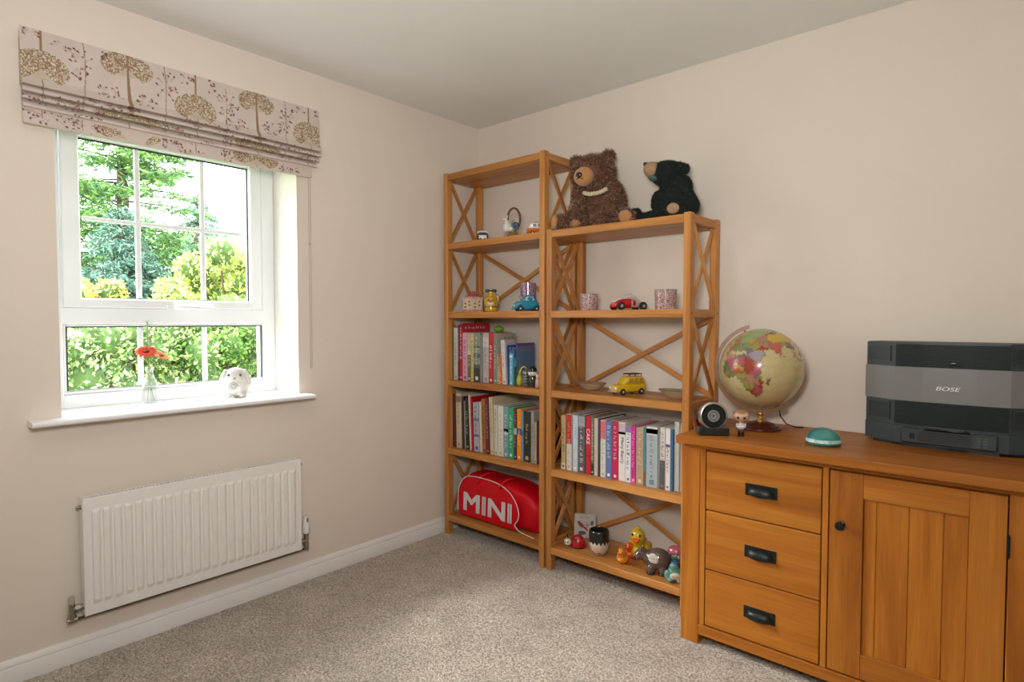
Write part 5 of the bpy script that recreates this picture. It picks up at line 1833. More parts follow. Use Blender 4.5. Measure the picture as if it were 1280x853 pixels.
# ---- globe
gl = thing('globe', 'antique-style world globe tilted in a wooden meridian on a dark round base', 'globe', (1.768, -.185, ZT_), rz=math.radians(18.8))
RG = .157
CG = Vector((0.0, 0, 1.0465 - ZT_))
m_dk = M('mahogany', '#4a1d14', .25, coat=.5, noise=.15, nscale=20)
MB().lathe([(.075, 0), (.078, .004), (.078, .010), (.070, .016), (.058, .018), (.052, .024), (.034, .030), (.020, .032)], 48).build('base', m_dk, gl, smooth=35)
m_br = M('brass', '#b98a48', .3, metal=.8, noise=.08)
MB().lathe([(.020, .030), (.017, .036), (.009, .046), (.007, .052), (.010, .058), (.011, .066), (.006, .070), (.006, .076)], 28).build('stem', m_br, gl, smooth=True)
tilt = math.radians(-23.5)
# ring: from the north axis end down the left side to just past the south axis end
m_ = MB()
RI, RO = .1635, .1785
vs, fs = [], []
a_n = math.radians(90 + 23.5 - 8)
a_s = math.radians(360 - 66.5 + 8)
NR = 60
for i in range(NR + 1):
    a = a_n + (a_s - a_n) * i / NR
    for r_, y_ in ((RI, -.0085), (RO, -.0085), (RO, .0085), (RI, .0085)):
        vs.append((CG.x + r_ * math.cos(a), y_, CG.z + r_ * math.sin(a)))
for i in range(NR):
    for k in range(4):
        j = (k + 1) % 4
        fs.append((i * 4 + k, i * 4 + j, (i + 1) * 4 + j, (i + 1) * 4 + k))
fs += [(0, 1, 2, 3), tuple(NR * 4 + k for k in range(4))]
m_.add(vs, fs)
m_.build('meridian', M('meridian_wood', '#84592e', .35, coat=.3, noise=.12, nscale=30), gl, smooth=35)
ax = Vector((math.sin(tilt), 0, math.cos(tilt)))
MB().tube([CG + ax * (RG - .002), CG + ax * .178], .0028, 10).build('axis_pin', m_br, gl, smooth=True)
MB().tube([CG - ax * (RG - .002), CG - ax * .178], .0028, 10).build('axis_pin', m_br, gl, smooth=True)

LAND = [
    ([(-17, 15), (-16, 21), (-9, 31), (-5, 36), (10, 37), (20, 32), (32, 31), (35, 27), (43, 12), (51, 11), (47, 4), (40, -4), (40, -15), (35, -24), (30, -31), (20, -35), (17, -29), (12, -17), (13, -6), (9, 2), (8, 5), (-8, 5)]),
    ([(44, -25), (50, -15), (49, -12), (44, -17)]),
    ([(-9, 37), (-9, 43), (-1, 44), (-4, 48), (3, 51), (8, 54), (10, 58), (5, 60), (6, 62), (14, 68), (26, 71), (40, 67), (60, 69), (70, 73), (100, 77), (115, 74), (140, 73), (180, 69), (180, 64), (162, 60), (156, 51), (154, 60), (142, 59), (135, 54), (141, 52), (135, 44), (130, 42), (129, 36), (126, 35), (125, 39), (118, 39), (122, 37), (120, 32), (121, 28), (114, 22), (108, 21), (106, 18), (109, 12), (105, 9), (101, 13), (99, 9), (104, 2), (101, 3), (98, 9), (98, 16), (94, 17), (90, 22), (87, 21), (80, 15), (80, 11), (77, 8), (73, 17), (72, 21), (67, 25), (57, 25), (56, 27), (50, 30), (48, 30), (51, 25), (56, 25), (60, 22), (55, 17), (45, 13), (43, 14), (39, 21), (35, 28), (35, 36), (27, 37), (26, 40), (23, 36), (19, 41), (13, 45), (18, 40), (16, 38), (10, 44), (3, 43), (0, 40), (-2, 37)]),
    ([(-5, 50), (1, 51), (0, 53), (-2, 57), (-5, 58), (-3, 54)]),
    ([(80, 9), (82, 7), (80, 6)]),
    ([(95, 5), (105, -6), (103, -1), (98, 4)]), ([(109, 1), (113, 3), (117, 7), (118, 1), (116, -4), (110, -2)]), ([(120, 1), (124, 1), (122, -5), (119, -4)]), ([(105, -6), (114, -7), (114, -8.5), (106, -8)]),
    ([(131, -1), (141, -3), (150, -10), (141, -9), (133, -4)]), ([(130, 31), (135, 34), (140, 36), (142, 43), (139, 38), (132, 33)]), ([(120, 18), (124, 13), (126, 7), (122, 8), (120, 14)]),
    ([(114, -22), (122, -18), (130, -12), (136, -12), (136, -16), (140, -17), (142, -11), (146, -19), (153, -27), (150, -37), (144, -38), (138, -34), (130, -32), (118, -35), (115, -33)]),
    ([(-168, 66), (-156, 71), (-125, 70), (-95, 72), (-82, 68), (-94, 60), (-80, 52), (-78, 60), (-65, 58), (-56, 52), (-66, 45), (-74, 40), (-81, 31), (-81, 25), (-84, 30), (-97, 27), (-95, 18), (-87, 21), (-84, 10), (-78, 8), (-86, 12), (-105, 20), (-117, 32), (-124, 42), (-130, 54), (-150, 60), (-165, 60)]),
    ([(-78, 8), (-72, 12), (-60, 8), (-50, 1), (-35, -6), (-39, -15), (-48, -26), (-57, -36), (-65, -42), (-69, -52), (-75, -50), (-73, -38), (-70, -20), (-77, -12), (-81, -4)]),
    ([(-55, 60), (-45, 60), (-22, 70), (-20, 80), (-50, 82), (-60, 76), (-53, 68)]),
]
nlon, nlat = 300, 150
lon = np.linspace(-180, 180, nlon, endpoint=False)
lat = np.linspace(-90, 90, nlat + 1)
LO, LA = np.meshgrid(lon, lat)


def inpoly(X, Y, P_):
    r = np.zeros(X.shape, bool)
    n_ = len(P_)
    for i in range(n_):
        x0, y0 = P_[i]
        x1, y1 = P_[(i + 1) % n_]
        c_ = ((y0 > Y) != (y1 > Y))
        with np.errstate(divide='ignore', invalid='ignore'):
            xi = (x1 - x0) * (Y - y0) / (y1 - y0 + 1e-9) + x0
        r ^= c_ & (X < xi)
    return r


land = np.zeros(LO.shape, bool)
wl = LO + 1.2 * np.sin(LA * .9) + .8 * np.sin(LA * 2.3)
wa = LA + 1.0 * np.sin(LO * .8) + .7 * np.sin(LO * 2.1)
for P_ in LAND:
    land |= inpoly(wl, wa, P_)
sea = np.array(lin('#c2b282'))
rgb = np.tile(sea, (*LO.shape, 1)) * (1 + .06 * (np.sin(LO * .21 + LA * .17) * np.sin(LA * .3))[..., None])
rg = np.random.default_rng(21)
ns = 260
sx, sy = rg.uniform(-180, 180, ns), np.degrees(np.arcsin(rg.uniform(-.7, .97, ns)))
pal = np.array([lin(c_) for c_ in ('#a9535a', '#b8923a', '#b0502f', '#647a48', '#6d6570', '#a87860', '#9c3c2a', '#968c48', '#b87f7a', '#7a8a5c')])
ci = rg.integers(0, len(pal), ns)
XYZ = lambda a, b_: np.stack([np.cos(np.radians(b_)) * np.cos(np.radians(a)), np.cos(np.radians(b_)) * np.sin(np.radians(a)), np.sin(np.radians(b_))], -1)
G_ = XYZ(wl, wa).reshape(-1, 3)
S_ = XYZ(sx, sy)
big = {'russia': ((60, 100, 140, 45), (60, 62, 62, 58))}
dt = G_ @ S_.T
o2 = np.sort(dt, 1)
near = dt.argmax(1)
cc = pal[ci[near]].copy()
edge = (np.arccos(np.clip(o2[:, -2], -1, 1)) - np.arccos(np.clip(o2[:, -1], -1, 1))) < .012
cc[edge] *= .55
cc = cc.reshape(*LO.shape, 3)
rus = (LA > 50) & (LO > 28) & land
cc[rus] = np.array(lin('#8fa070'))
chn = inpoly(LO, LA, [(75, 40), (88, 48), (97, 42), (110, 43), (120, 50), (133, 47), (125, 40), (122, 30), (108, 21), (98, 27), (80, 31)])
cc[chn & land] = np.array(lin('#c6a53e'))
ind = inpoly(LO, LA, [(68, 24), (75, 35), (80, 30), (90, 27), (88, 21), (80, 14), (77, 7), (72, 18)])
cc[ind & land] = np.array(lin('#b9604c'))
ara = inpoly(LO, LA, [(36, 29), (48, 30), (56, 25), (60, 21), (45, 12), (38, 22)])
cc[ara & land] = np.array(lin('#8f8690'))
ant = LA < -72
rgb[land] = cc[land]
rgb[ant] = np.array(lin('#cfc7b4'))
# coast shading and graticule printed on the map
cs_ = land ^ np.roll(land, 1, 0) | land ^ np.roll(land, 1, 1)
rgb[cs_] *= .72
gr_ = ((np.abs((LO + 180) % 15) < .6) | (np.abs((LA + 90) % 15) < .6)) & ~land
rgb[gr_] *= .9
m_ = MB()
Rt = Matrix.Rotation(tilt, 3, 'Y')
LON0 = 44     # longitude that faces the room
vv = []
for i in range(nlat + 1):
    for j in range(nlon):
        a = math.radians(lon[j] - LON0 - 90)
        b_ = math.radians(lat[i])
        vv.append(tuple(Rt @ Vector((math.cos(b_) * math.cos(a), math.cos(b_) * math.sin(a), math.sin(b_))) * RG + CG))
m_.v = vv
m_.f = [(i * nlon + j, i * nlon + (j + 1) % nlon, (i + 1) * nlon + (j + 1) % nlon, (i + 1) * nlon + j) for i in range(nlat) for j in range(nlon)]
m_.build('sphere', attr_mat('globe_map', .28, coat=.35), gl, smooth=True, fixn=False, colors=rgb.reshape(-1, 3))
MB().tube([(.040, .01, CG.z - .166), (.066, .010, .10), (.072, .02, .055), (.095, .05, .020), (.13, .078, .003), (.16, .10, .002)], .0022, 8).build('cable', M('black_cable', '#171514', .5), gl, smooth=True)

# ---- glass dome paperweight
dm = thing('paperweight', 'turquoise glass dome paperweight on the sideboard', 'paperweight', (2.035, -.335, ZT_), rz=.3)
m_g = bpy.data.materials.new('turquoise_glass')
m_g.use_nodes = True
b = m_g.node_tree.nodes['Principled BSDF']
b.inputs['Base Color'].default_value = c4('#3fb5ac')
b.inputs['Transmission Weight'].default_value = .55
b.inputs['Roughness'].default_value = .03
b.inputs['IOR'].default_value = 1.45
n_ = m_g.node_tree.nodes.new('ShaderNodeTexNoise')
n_.inputs['Scale'].default_value = 14
r_ = m_g.node_tree.nodes.new('ShaderNodeValToRGB')
r_.color_ramp.elements[0].position = .35
r_.color_ramp.elements[0].color = c4('#2a9694')
r_.color_ramp.elements[1].position = .7
r_.color_ramp.elements[1].color = c4('#7ad8cc')
tc = m_g.node_tree.nodes.new('ShaderNodeTexCoord')
m_g.node_tree.links.new(tc.outputs['Object'], n_.inputs['Vector'])
m_g.node_tree.links.new(n_.outputs[0], r_.inputs[0])
m_g.node_tree.links.new(r_.outputs[0], b.inputs['Base Color'])
MB().lathe([(.050, 0.0004), (.056, .004), (.0565, .012), (.052, .030), (.040, .046), (.024, .055), (.010, .0585), (0, .059)], 48).build('dome', m_g, dm, smooth=True)
MB().lathe([(.0515, .0098), (.050, .0185), (.0478, .020), (.0478, .0098)], 48, Matrix.Scale(1.12, 4)).build('silver_band', M('inner_white', '#b5cfca', .15, coat=.4, noise=.3, nscale=70), dm, smooth=50)

# ---- music system
st = thing('music_system', 'black tabletop music system with a wide grey band and a disc changer base', 'stereo', (2.374, -.120, ZT_))
FP = [(2.120, -.130), (2.217, -.184), (2.30, -.193), (2.374, -.195), (2.45, -.193), (2.536, -.184), (2.628, -.130), (2.600, -.040), (2.148, -.040)]


def inset(P_, d, c_=(2.374, -.11)):
    out = []
    for x, y in P_:
        v_ = Vector((x - c_[0], y - c_[1]))
        v_ = v_ * (1 - d / v_.length)
        out.append((c_[0] + v_.x, c_[1] + v_.y))
    return out


m_sb = M('stereo_graphite', '#364245', .42, noise=.05, bump=.05)
m_bd = M('stereo_band', '#7d7c7b', .38, noise=.02)
m_cl = M('grille_cloth', '#1f2a25', .8, noise=.1, nscale=300, bump=.3, bscale=700)
m_blk2 = M('stereo_black', '#101312', .3)
z0 = ZT_
MB().prism(inset(FP, .030), z0, z0 + .012).build('foot', m_blk2, st, world=True)
MB().prism(inset(FP, .004), z0 + .012, z0 + .072).build('base_unit', m_sb, st, world=True)
MB().prism(inset(FP, .006), z0 + .0725, z0 + .358).build('body', m_sb, st, world=True)
MB().prism(inset(FP, .010), z0 + .358, z0 + .3605).build('top_panel', M('stereo_top', '#3a4140', .5), st, world=True)
# front grilles (fine ribs) between the corner panels, following the gentle bow of the front
front = inset(FP, .006)[1:6]


def ribbed(name, za, zb, n_):
    m_ = MB()
    for k in range(n_):
        zc = za + (zb - za) * (k + .5) / n_
        hh = (zb - za) / n_ * .32
        for (xa, ya), (xb, yb) in zip(front[:-1], front[1:]):
            m_.add([(xa, ya - .0045, zc - hh), (xb, yb - .0045, zc - hh), (xb, yb - .0045, zc + hh), (xa, ya - .0045, zc + hh),
                    (xa, ya + .0005, zc - hh), (xb, yb + .0005, zc - hh), (xb, yb + .0005, zc + hh), (xa, ya + .0005, zc + hh)],
                   [(0, 1, 2, 3), (4, 5, 6, 7), (0, 1, 5, 4), (2, 3, 7, 6), (0, 3, 7, 4), (1, 2, 6, 5)])
    m_.build(name, m_cl, st, world=True)


ribbed('upper_grille', z0 + .2775, z0 + .354, 17)
ribbed('lower_grille', z0 + .078, z0 + .1575, 18)
ring_ = inset(FP, .0022)[0:7]
m_ = MB()
for (xa, ya), (xb, yb) in zip(ring_[:-1], ring_[1:]):
    m_.add([(xa, ya, z0 + .159), (xb, yb, z0 + .159), (xb, yb, z0 + .276), (xa, ya, z0 + .276)], [(0, 1, 2, 3)])
n_ = len(ring_)
m_.build('grey_band', m_bd, st, world=True, fixn=False)
# vents in the angled corner panels


def vent(xa, ya, xb, yb, za, zb):
    p, q = Vector((xa, ya, 0)), Vector((xb, yb, 0))
    d = (q - p)
    nn = Vector((d.y, -d.x, 0)).normalized()
    a, c_ = p + d * .10 + nn * .0022, p + d * .84 + nn * .0022
    m_ = MB()
    m_.add([(a.x, a.y, za), (c_.x, c_.y, za), (c_.x, c_.y, zb), (a.x, a.y, zb)], [(0, 1, 2, 3)])
    v_ = m_.build('vent', m_blk2, st, world=True, fixn=False)
    m_ = MB()
    for k in range(10):
        z = za + (zb - za) * (k + .5) / 10
        e = nn * .0022
        m_.bar((a.x + e.x / 2, a.y + e.y / 2, z), (c_.x + e.x / 2, c_.y + e.y / 2, z), .0028, .0022, nn)
    m_.bar((a.x, a.y, za), (a.x, a.y, zb), .003, .005, nn)
    m_.bar((c_.x, c_.y, za), (c_.x, c_.y, zb), .003, .005, nn)
    m_.bar((a.x, a.y, za), (c_.x, c_.y, za), .003, .005, nn)
    m_.bar((a.x, a.y, zb), (c_.x, c_.y, zb), .003, .005, nn)
    m_.build('vent_slats', m_sb, v_, world=True)


fi = inset(FP, .006)
for (za, zb) in ((z0 + .292, z0 + .346), (z0 + .088, z0 + .150)):
    vent(*fi[0], *fi[1], za, zb)
    vent(*fi[5], *fi[6], za, zb)
MB().box(2.245, 2.505, -.2075, -.180, z0 + .018, z0 + .068, .004).build('changer_front', M('changer_grey', '#313b3b', .4), st, world=True)
m_ = MB()
for k in range(7):
    zz = z0 + .027 + k * .0052
    m_.box(2.295, 2.440, -.2095, -.207, zz, zz + .0022)
m_.build('changer_slots', m_blk2, st, world=True)
MB().box(2.272, 2.286, -.2095, -.207, z0 + .032, z0 + .052, .001).build('display', m_blk2, st, world=True)
bt_ = MB()
for k in range(4):
    for i in range(2):
        bt_.box(2.452 + i * .017, 2.464 + i * .017, -.2095, -.207, z0 + .026 + k * .009, z0 + .032 + k * .009, .0006)
bt_.build('buttons', M('button_grey', '#4b5654', .4), st, world=True)
tx = text_mb('BOSE', .062, .0135, .0008, T(2.3735, -.1962, z0 + .208))
tx.v = [(x + (z - (z0 + .208)) * .35, y, z) for x, y, z in tx.v]
bv, bf = list(tx.v), list(tx.f)
tx.add([(x + .0009, y - .00003, z) for x, y, z in bv], bf)
tx.build('lettering', M('logo_white', '#e8e8e6', .4), st, world=True, fixn=False)
MB().ell((2.385, -.1985, z0 + .292), (.011, .0008, .005)).build('emblem', m_blk2, st, world=True, smooth=True)
rm = thing('remote_control', 'slim black remote control lying on the ledge of the music system', 'remote', (2.375, -.213, z0 + .0682), rz=math.radians(-2))
m_ = MB()
loft(m_, [(-.062, .004, 0, .004), (-.058, .008, 0, .008), (.055, .008, 0, .008), (.062, .004, 0, .004)])
m_.build('case', m_blk2, rm, smooth=50)
m_ = MB()
for k in range(12):
    m_.box(-.050 + k * .0082, -.046 + k * .0082, -.004, .0, .0078, .0088)
    m_.box(-.050 + k * .0082, -.046 + k * .0082, .002, .005, .0078, .0088)
m_.build('buttons', M('button_pale', '#8d9692', .4), rm)

# =================================================================== on the window sill
ZW = 0.8928
va = thing('bud_vase', 'small clear glass bottle vase on the window sill', 'vase', (-.165, -1.772, ZW))
VP = [(.026, .0005), (.030, .003), (.030, .060), (.029, .078), (.022, .096), (.014, .112), (.013, .132), (.018, .148), (.0165, .149), (.0118, .132), (.0125, .112), (.020, .095), (.0272, .077), (.028, .060), (.028, .006), (0, .005)]
MB().lathe(VP, 36).build('glass', glass('vase_glass', (.985, .995, .99), .07, .02, .06, '#ffffff'), va, smooth=True)
MB().lathe([(.0275, .0062), (.0275, .058), (.0265, .074), (0, .074)], 32).build('water', glass('water', (.98, .995, .985), .03, .01, .02, '#ffffff'), va, smooth=40)
m_stem = M('stem_green', '#6d8a3c', .6, noise=.15)


def gerbera(name, label, cx, cy, cz, foot, petal, heart, n_, rad, tiltv):
    t = thing(name, label, 'flower', (-.165, -1.772, ZW))
    b0 = Vector(foot)
    top = Vector((cx, cy, cz))
    MB().tube([b0, Vector((-b0.x * .2, -b0.y * .2, .10)), Vector((top.x * .35, top.y * .35, .15)), top - Vector((0, 0, .004))], .0016, 8).build('stem', m_stem, t, smooth=True)
    R_ = Vector((0, 0, 1)).rotation_difference(Vector(tiltv).normalized()).to_matrix()
    hd4 = MB().ell(top, (rad * .30, rad * .30, rad * .14)).build('heart', heart, t, smooth=True)
    for k in range(n_):
        a = 2 * PI * k / n_
        m_ = MB()
        pts = []
        for (r_, w_, z_) in ((.22, .04, .0), (.45, .13, .10), (.75, .17, .13), (.95, .10, .06), (1.03, .02, .01)):
            c_ = Vector((math.cos(a), math.sin(a), 0)) * r_ * rad
            s_ = Vector((-math.sin(a), math.cos(a), 0)) * w_ * rad
            pts.append((top + R_ @ (c_ + s_ + Vector((0, 0, z_ * rad * .6))), top + R_ @ (c_ + Vector((0, 0, z_ * rad))), top + R_ @ (c_ - s_ + Vector((0, 0, z_ * rad * .6)))))
        vs = [p for row in pts for p in row]
        fs = []
        for i in range(4):
            fs += [(i * 3, i * 3 + 1, i * 3 + 4, i * 3 + 3), (i * 3 + 1, i * 3 + 2, i * 3 + 5, i * 3 + 4)]
        m_.add(vs, fs)
        m_.build('petal', petal, t, smooth=True, fixn=False)
    m_ = MB()
    for s_ in (-1, 1):
        q = Vector((top.x * .4, top.y * .4, .165))
        e = q + Vector((.004 * s_, .022 * s_, .030))
        w_ = Vector((.007, 0, .002))
        m_.add([q, (q + e) / 2 + w_, e, (q + e) / 2 - w_], [(0, 1, 2, 3)])
    m_.build('leaf', m_stem, t)
    return t


gerbera('gerbera', 'red daisy-like flower in the glass vase', .004, -.012, .215, (.010, -.014, .010), M('petal_red', '#e2401a', .5, noise=.15, nscale=60), M('heart_dark', '#7d2a12', .8), 15, .041, (.50, -.15, .8))
gerbera('gerbera', 'orange daisy-like flower in the glass vase, lower and to the right of the red one', .006, .042, .196, (-.004, .016, .010), M('petal_orange', '#e8862c', .5, noise=.15, nscale=60), M('heart_brown', '#8c4a1c', .8), 15, .036, (.45, .30, .8))
fn = thing('fern_sprig', 'pale feathery green sprig standing up in the glass vase', 'foliage', (-.165, -1.772, ZW))
m_ = MB()
m_.tube([(0, .004, .01), (0, 0, .12), (-.006, -.004, .24), (-.012, .0, .335)], .0012, 6)
m_.build('stem', m_stem, fn, smooth=True)
m_ = MB()
r0 = random.Random(8)
for k in range(44):
    z = .225 + .115 * k / 44
    c_ = Vector((-.006 - .006 * (z - .24) / .1, -.002, z))
    a = r0.uniform(0, 2 * PI)
    L_ = .032 * (1.15 - .8 * k / 44)
    e = c_ + Vector((math.cos(a) * L_, math.sin(a) * L_, L_ * .8))
    m_.tube([c_, (c_ + e) / 2 + Vector((0, 0, .002)), e], [.0012, .0009, .0004], 4)
m_.build('fronds', M('pale_fern', '#a9bfa0', .7), fn)['kind'] = 'stuff'

bn = thing('rabbit_ornament', 'round white rabbit ornament with drooping ears on the window sill', 'ornament', (-.095, -1.448, ZW), rz=math.radians(60))
b_ = blob([((0, 0, .066), (.066, .058, .066)), ((0, -.016, .095), (.046, .044, .040)), ((-.030, -.034, .014), (.020, .020, .014)), ((.030, -.034, .014), (.020, .020, .014)), ((0, .060, .040), (.018, .014, .018))], .0055, 4)
m_rb = M('pale_stone', '#d9d6cf', .6, noise=.08, nscale=60, bump=.3, bscale=120)
b_.build('body', m_rb, bn, smooth=True)
for s_ in (-1, 1):
    MB().ell((s_ * .050, -.022, .092), (.011, .018, .038), (.1, s_ * -.35, 0)).build('ear', m_rb, bn, smooth=True)
    MB().ell((s_ * .024, -.054, .103), (.005, .003, .006)).build('eye', M('stone_eye', '#4f4844', .5), bn, smooth=True)
MB().ell((0, -.061, .088), (.006, .004, .004)).build('nose', M('stone_nose', '#a89a94', .5), bn, smooth=True)
m_ = MB()
m_.tube([((.020 - .016 * t_) * math.cos(t_ * 12) - .006, -.062 + .004 * t_, .052 + (.020 - .016 * t_) * math.sin(t_ * 12)) for t_ in [k / 40 for k in range(41)]], .0022, 6)
m_.build('carved_swirl', M('stone_grey', '#a8a49c', .6), bn, smooth=True)

# =================================================================== garden
struct(MB().box(-60, -0.35, -40, 50, -0.40, -0.30).build('ground', M('lawn_ground', '#5d7a3a', .95, noise=.3, nscale=3)))


def leafmat(name, col, vary=.25, trans=.35):
    key = ('leaf', name)
    if key in _mats:
        return _mats[key]
    m = bpy.data.materials.new(name)
    m.use_nodes = True
    nt = m.node_tree
    b = nt.nodes['Principled BSDF']
    b.inputs['Roughness'].default_value = .5
    gi = nt.nodes.new('ShaderNodeNewGeometry')
    cr = nt.nodes.new('ShaderNodeValToRGB')
    a = lin(col)
    cr.color_ramp.elements[0].color = (*[c_ * (1 - vary) for c_ in a], 1)
    cr.color_ramp.elements[1].color = (*[min(1, c_ * (1 + vary)) for c_ in a], 1)
    nt.links.new(gi.outputs['Random Per Island'], cr.inputs[0])
    nt.links.new(cr.outputs[0], b.inputs['Base Color'])
    tr = nt.nodes.new('ShaderNodeBsdfTranslucent')
    nt.links.new(cr.outputs[0], tr.inputs[0])
    mx = nt.nodes.new('ShaderNodeMixShader')
    mx.inputs[0].default_value = trans
    out = [q for q in nt.nodes if q.type == 'OUTPUT_MATERIAL'][0]
    nt.links.new(b.outputs[0], mx.inputs[1])
    nt.links.new(tr.outputs[0], mx.inputs[2])
    nt.links.new(mx.outputs[0], out.inputs[0])
    _mats[key] = m
    return m


def leaves_obj(name, parent, C_, D_, size, mats, seed, slim=.42, world=True):
    """C_ centres, D_ outward directions; each leaf two faces with a fold"""
    r = np.random.default_rng(seed)
    n_ = len(C_)
    d = D_ + r.normal(0, .7, (n_, 3))
    d /= np.linalg.norm(d, axis=1, keepdims=True)
    s_ = np.cross(d, r.normal(0, 1, (n_, 3)))
    s_ /= np.linalg.norm(s_, axis=1, keepdims=True)
    u_ = np.cross(s_, d)
    L_ = size * r.uniform(.7, 1.35, (n_, 1))
    w_ = L_ * slim
    V_ = np.stack([C_ - d * L_ * .5, C_ + s_ * w_ * .5 + u_ * w_ * .15, C_ + d * L_ * .5, C_ - s_ * w_ * .5 + u_ * w_ * .15], 1).reshape(-1, 3)
    m_ = MB()
    m_.v = V_.tolist()
    m_.f = []
    for i in range(n_):
        k = 4 * i
        m_.f += [(k, k + 1, k + 2), (k, k + 2, k + 3)]
    o = m_.build(name, mats, parent, world=world, fixn=False)
    if len(mats) > 1:
        mi = np.repeat(r.integers(0, len(mats), n_), 2).astype(np.int32)
        o.data.polygons.foreach_set('material_index', mi)
    o['kind'] = 'stuff'
    return o


def shrub(label, cx, cy, zt, rx, ry, n_, size, cols, seed, slim=.42, z0=-.30, grp='garden shrubs', name='shrub'):
    t = thing(name, label, 'shrub', (cx, cy, z0), group=grp)
    r = np.random.default_rng(seed)
    H = zt - z0
    k = 26
    cc_ = np.stack([r.uniform(-.75, .75, k) * rx, r.uniform(-.75, .75, k) * ry, r.uniform(.25, .88, k) * H], 1)
    rr_ = r.uniform(.24, .36, k) * min(rx, ry, H)
    cc_[:3] = [[0, 0, H * .82], [rx * .4, 0, H * .70], [-rx * .4, 0, H * .72]]
    i = r.integers(0, k, n_)
    d = r.normal(0, 1, (n_, 3))
    d /= np.linalg.norm(d, axis=1, keepdims=True)
    C_ = cc_[i] + d * rr_[i][:, None] * r.uniform(.75, 1.05, (n_, 1)) * np.array([1.15, 1.15, 1.0])
    C_ += np.array([cx, cy, z0])
    D_ = d + np.array([0, 0, .4])
    leaves_obj('foliage', t, C_, D_, size, [leafmat('leaf_' + c_[1:], c_) for c_ in cols], seed, slim)
    m_ = MB()
    for q in range(7):
        e = cc_[q]
        m_.tube([(cx + e[0] * .1, cy + e[1] * .1, z0), (cx + e[0] * .5, cy + e[1] * .5, z0 + e[2] * .5), (cx + e[0], cy + e[1], z0 + e[2])], [.03, .02, .008], 6)
    m_.build('stem', M('bark_brown', '#4d3b2a', .9), t, world=True, smooth=True)
    # inner mass of twigs and shaded leaves so that the shrub is not see-through
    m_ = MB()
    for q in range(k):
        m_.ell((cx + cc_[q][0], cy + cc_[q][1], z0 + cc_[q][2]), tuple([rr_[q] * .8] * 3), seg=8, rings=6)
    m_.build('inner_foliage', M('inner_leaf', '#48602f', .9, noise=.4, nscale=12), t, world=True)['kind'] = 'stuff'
    return t


LG = ['#5f8a40', '#7fac50', '#9cbc64', '#4a7338', '#d3da98']
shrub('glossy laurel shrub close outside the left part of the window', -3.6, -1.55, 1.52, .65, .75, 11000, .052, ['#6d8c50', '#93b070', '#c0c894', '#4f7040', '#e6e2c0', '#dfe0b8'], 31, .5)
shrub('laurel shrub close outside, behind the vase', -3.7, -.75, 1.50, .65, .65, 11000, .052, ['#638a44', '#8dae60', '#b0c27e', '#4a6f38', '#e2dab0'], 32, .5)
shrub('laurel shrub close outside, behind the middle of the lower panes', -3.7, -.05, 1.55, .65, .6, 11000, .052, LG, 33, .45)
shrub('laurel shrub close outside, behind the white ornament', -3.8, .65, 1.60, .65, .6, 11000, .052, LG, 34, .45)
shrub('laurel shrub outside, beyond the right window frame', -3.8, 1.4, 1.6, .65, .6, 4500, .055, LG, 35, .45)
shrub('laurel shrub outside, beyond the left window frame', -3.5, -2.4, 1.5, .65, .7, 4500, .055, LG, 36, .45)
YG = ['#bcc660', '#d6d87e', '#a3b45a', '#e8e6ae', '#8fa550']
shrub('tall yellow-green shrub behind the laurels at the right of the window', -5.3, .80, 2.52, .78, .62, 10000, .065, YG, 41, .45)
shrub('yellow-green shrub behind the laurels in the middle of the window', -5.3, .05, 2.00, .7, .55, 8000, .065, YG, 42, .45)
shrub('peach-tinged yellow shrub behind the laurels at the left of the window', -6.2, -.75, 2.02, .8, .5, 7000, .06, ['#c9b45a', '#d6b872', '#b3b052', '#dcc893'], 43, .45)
shrub('tall yellow-green shrub outside, beyond the right window frame', -5.3, 1.7, 2.3, .7, .6, 3500, .07, YG, 44, .45)


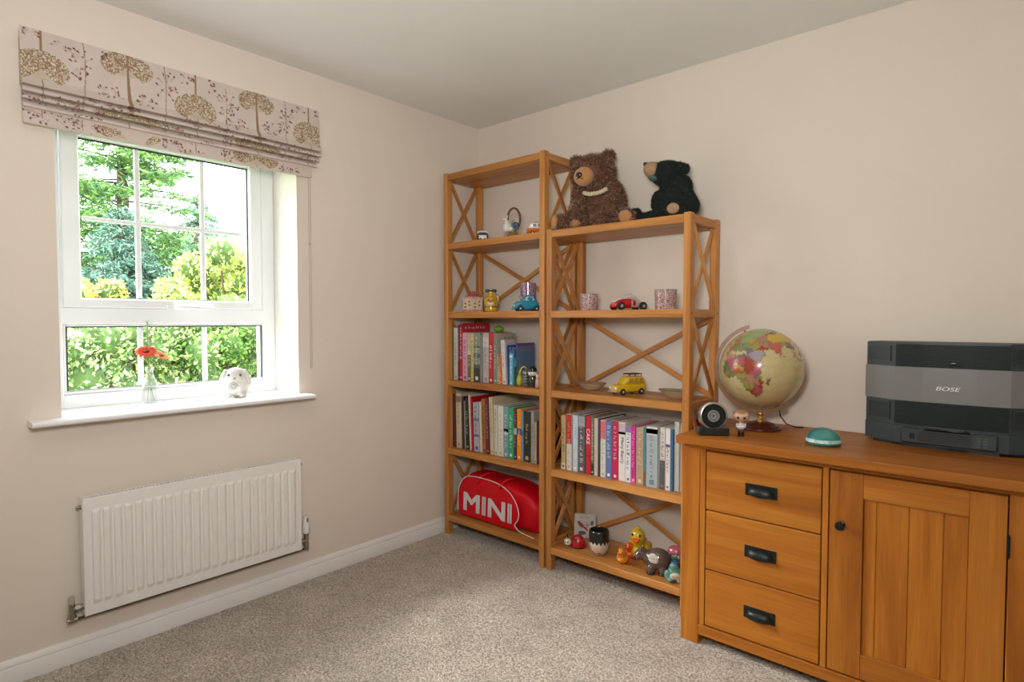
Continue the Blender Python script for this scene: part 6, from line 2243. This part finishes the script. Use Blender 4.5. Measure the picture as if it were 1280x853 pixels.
def conifer(label, cx, cy, h, rad, cols, seed, nb=120, gap=.35, droop=.1, z0=-.3, per=190, zmin=.12, sz=.16):
    t = thing('conifer', label, 'tree', (cx, cy, z0), group='conifers beyond the garden')
    r = np.random.default_rng(seed)
    m_ = MB()
    m_.tube([(cx, cy, z0), (cx + .05, cy, z0 + h * .5), (cx, cy, z0 + h)], [h * .02, h * .012, .01], 10)
    m_.build('trunk', M('conifer_bark', '#54453a', .95, noise=.2, bump=.5, bscale=20), t, world=True, smooth=True)
    bm_ = MB()
    C_, D_ = [], []
    for q in range(nb):
        f_ = zmin + (1 - zmin) * (q + r.uniform(0, 1)) / nb
        a = r.uniform(0, 2 * PI)
        L_ = rad * (1 - f_ ** 1.5) * r.uniform(.65, 1.1) + .12
        zb_ = z0 + h * f_
        e = np.array([cx + math.cos(a) * L_, cy + math.sin(a) * L_, zb_ - L_ * droop + .1 * r.uniform(-1, 1)])
        s_ = np.array([cx, cy, zb_])
        bm_.tube([s_, (s_ + e) / 2 + np.array([0, 0, .04]), e], [.022, .014, .004], 5)
        m2 = int(per * L_ / rad)
        u_ = r.uniform(gap, 1.03, m2)[:, None]
        side = np.array([-math.sin(a), math.cos(a), 0])
        wd = .24 * L_ * (1.1 - u_) + .05
        C_.append(s_ + (e - s_) * u_ + side * r.normal(0, 1, (m2, 1)) * wd + np.array([0, 0, 1]) * (r.normal(0, .035, (m2, 1)) - .03))
        D_.append(np.tile((e - s_) / L_ * .9, (m2, 1)) + side * r.normal(0, .6, (m2, 1)))
    bm_.build('branch', M('conifer_bark', '#54453a', .95), t, world=True, smooth=True)['kind'] = 'stuff'
    C_, D_ = np.concatenate(C_), np.concatenate(D_)
    leaves_obj('needles', t, C_, D_, sz, [leafmat('needle_' + c_[1:], c_, .3, .25) for c_ in cols], seed, .22)
    return t


conifer('big open-branched green conifer at the left of the window', -10.5, 1.0, 8.2, 2.1, ['#5c8450', '#76a052', '#446b48', '#8db060'], 51, 190, .22, .02, per=250, zmin=.16)
conifer('blue-green conifer seen through the middle panes', -12.5, 3.1, 4.5, 2.3, ['#7a9c88', '#93b29a', '#62866f'], 52, 180, .1, .10, per=330, zmin=.05, sz=.12)
conifer('dark blue-green conifer low behind the yellow shrubs', -8.6, .45, 3.35, 1.5, ['#668a76', '#84a793', '#4c7060'], 53, 170, .1, .15, per=360, zmin=.05, sz=.10)
conifer('small pale green conifer between the panes of the middle of the window', -8.2, 1.45, 3.0, 1.05, ['#7fa27c', '#98b88c', '#5f8668'], 54, 120, .1, .1, per=300, zmin=.05, sz=.10)
conifer('pale conifer at the right of the window, half hidden by the tall shrub', -11.5, 4.6, 3.9, 1.4, ['#86a884', '#a0bc92', '#69906e'], 55, 110, .1, .1, per=280, zmin=.05, sz=.11)
conifer('distant dark conifer beyond the left window frame', -12.0, -2.0, 7.5, 2.0, ['#4f7a4c', '#69955a'], 56, 90, .3, .05, per=160)
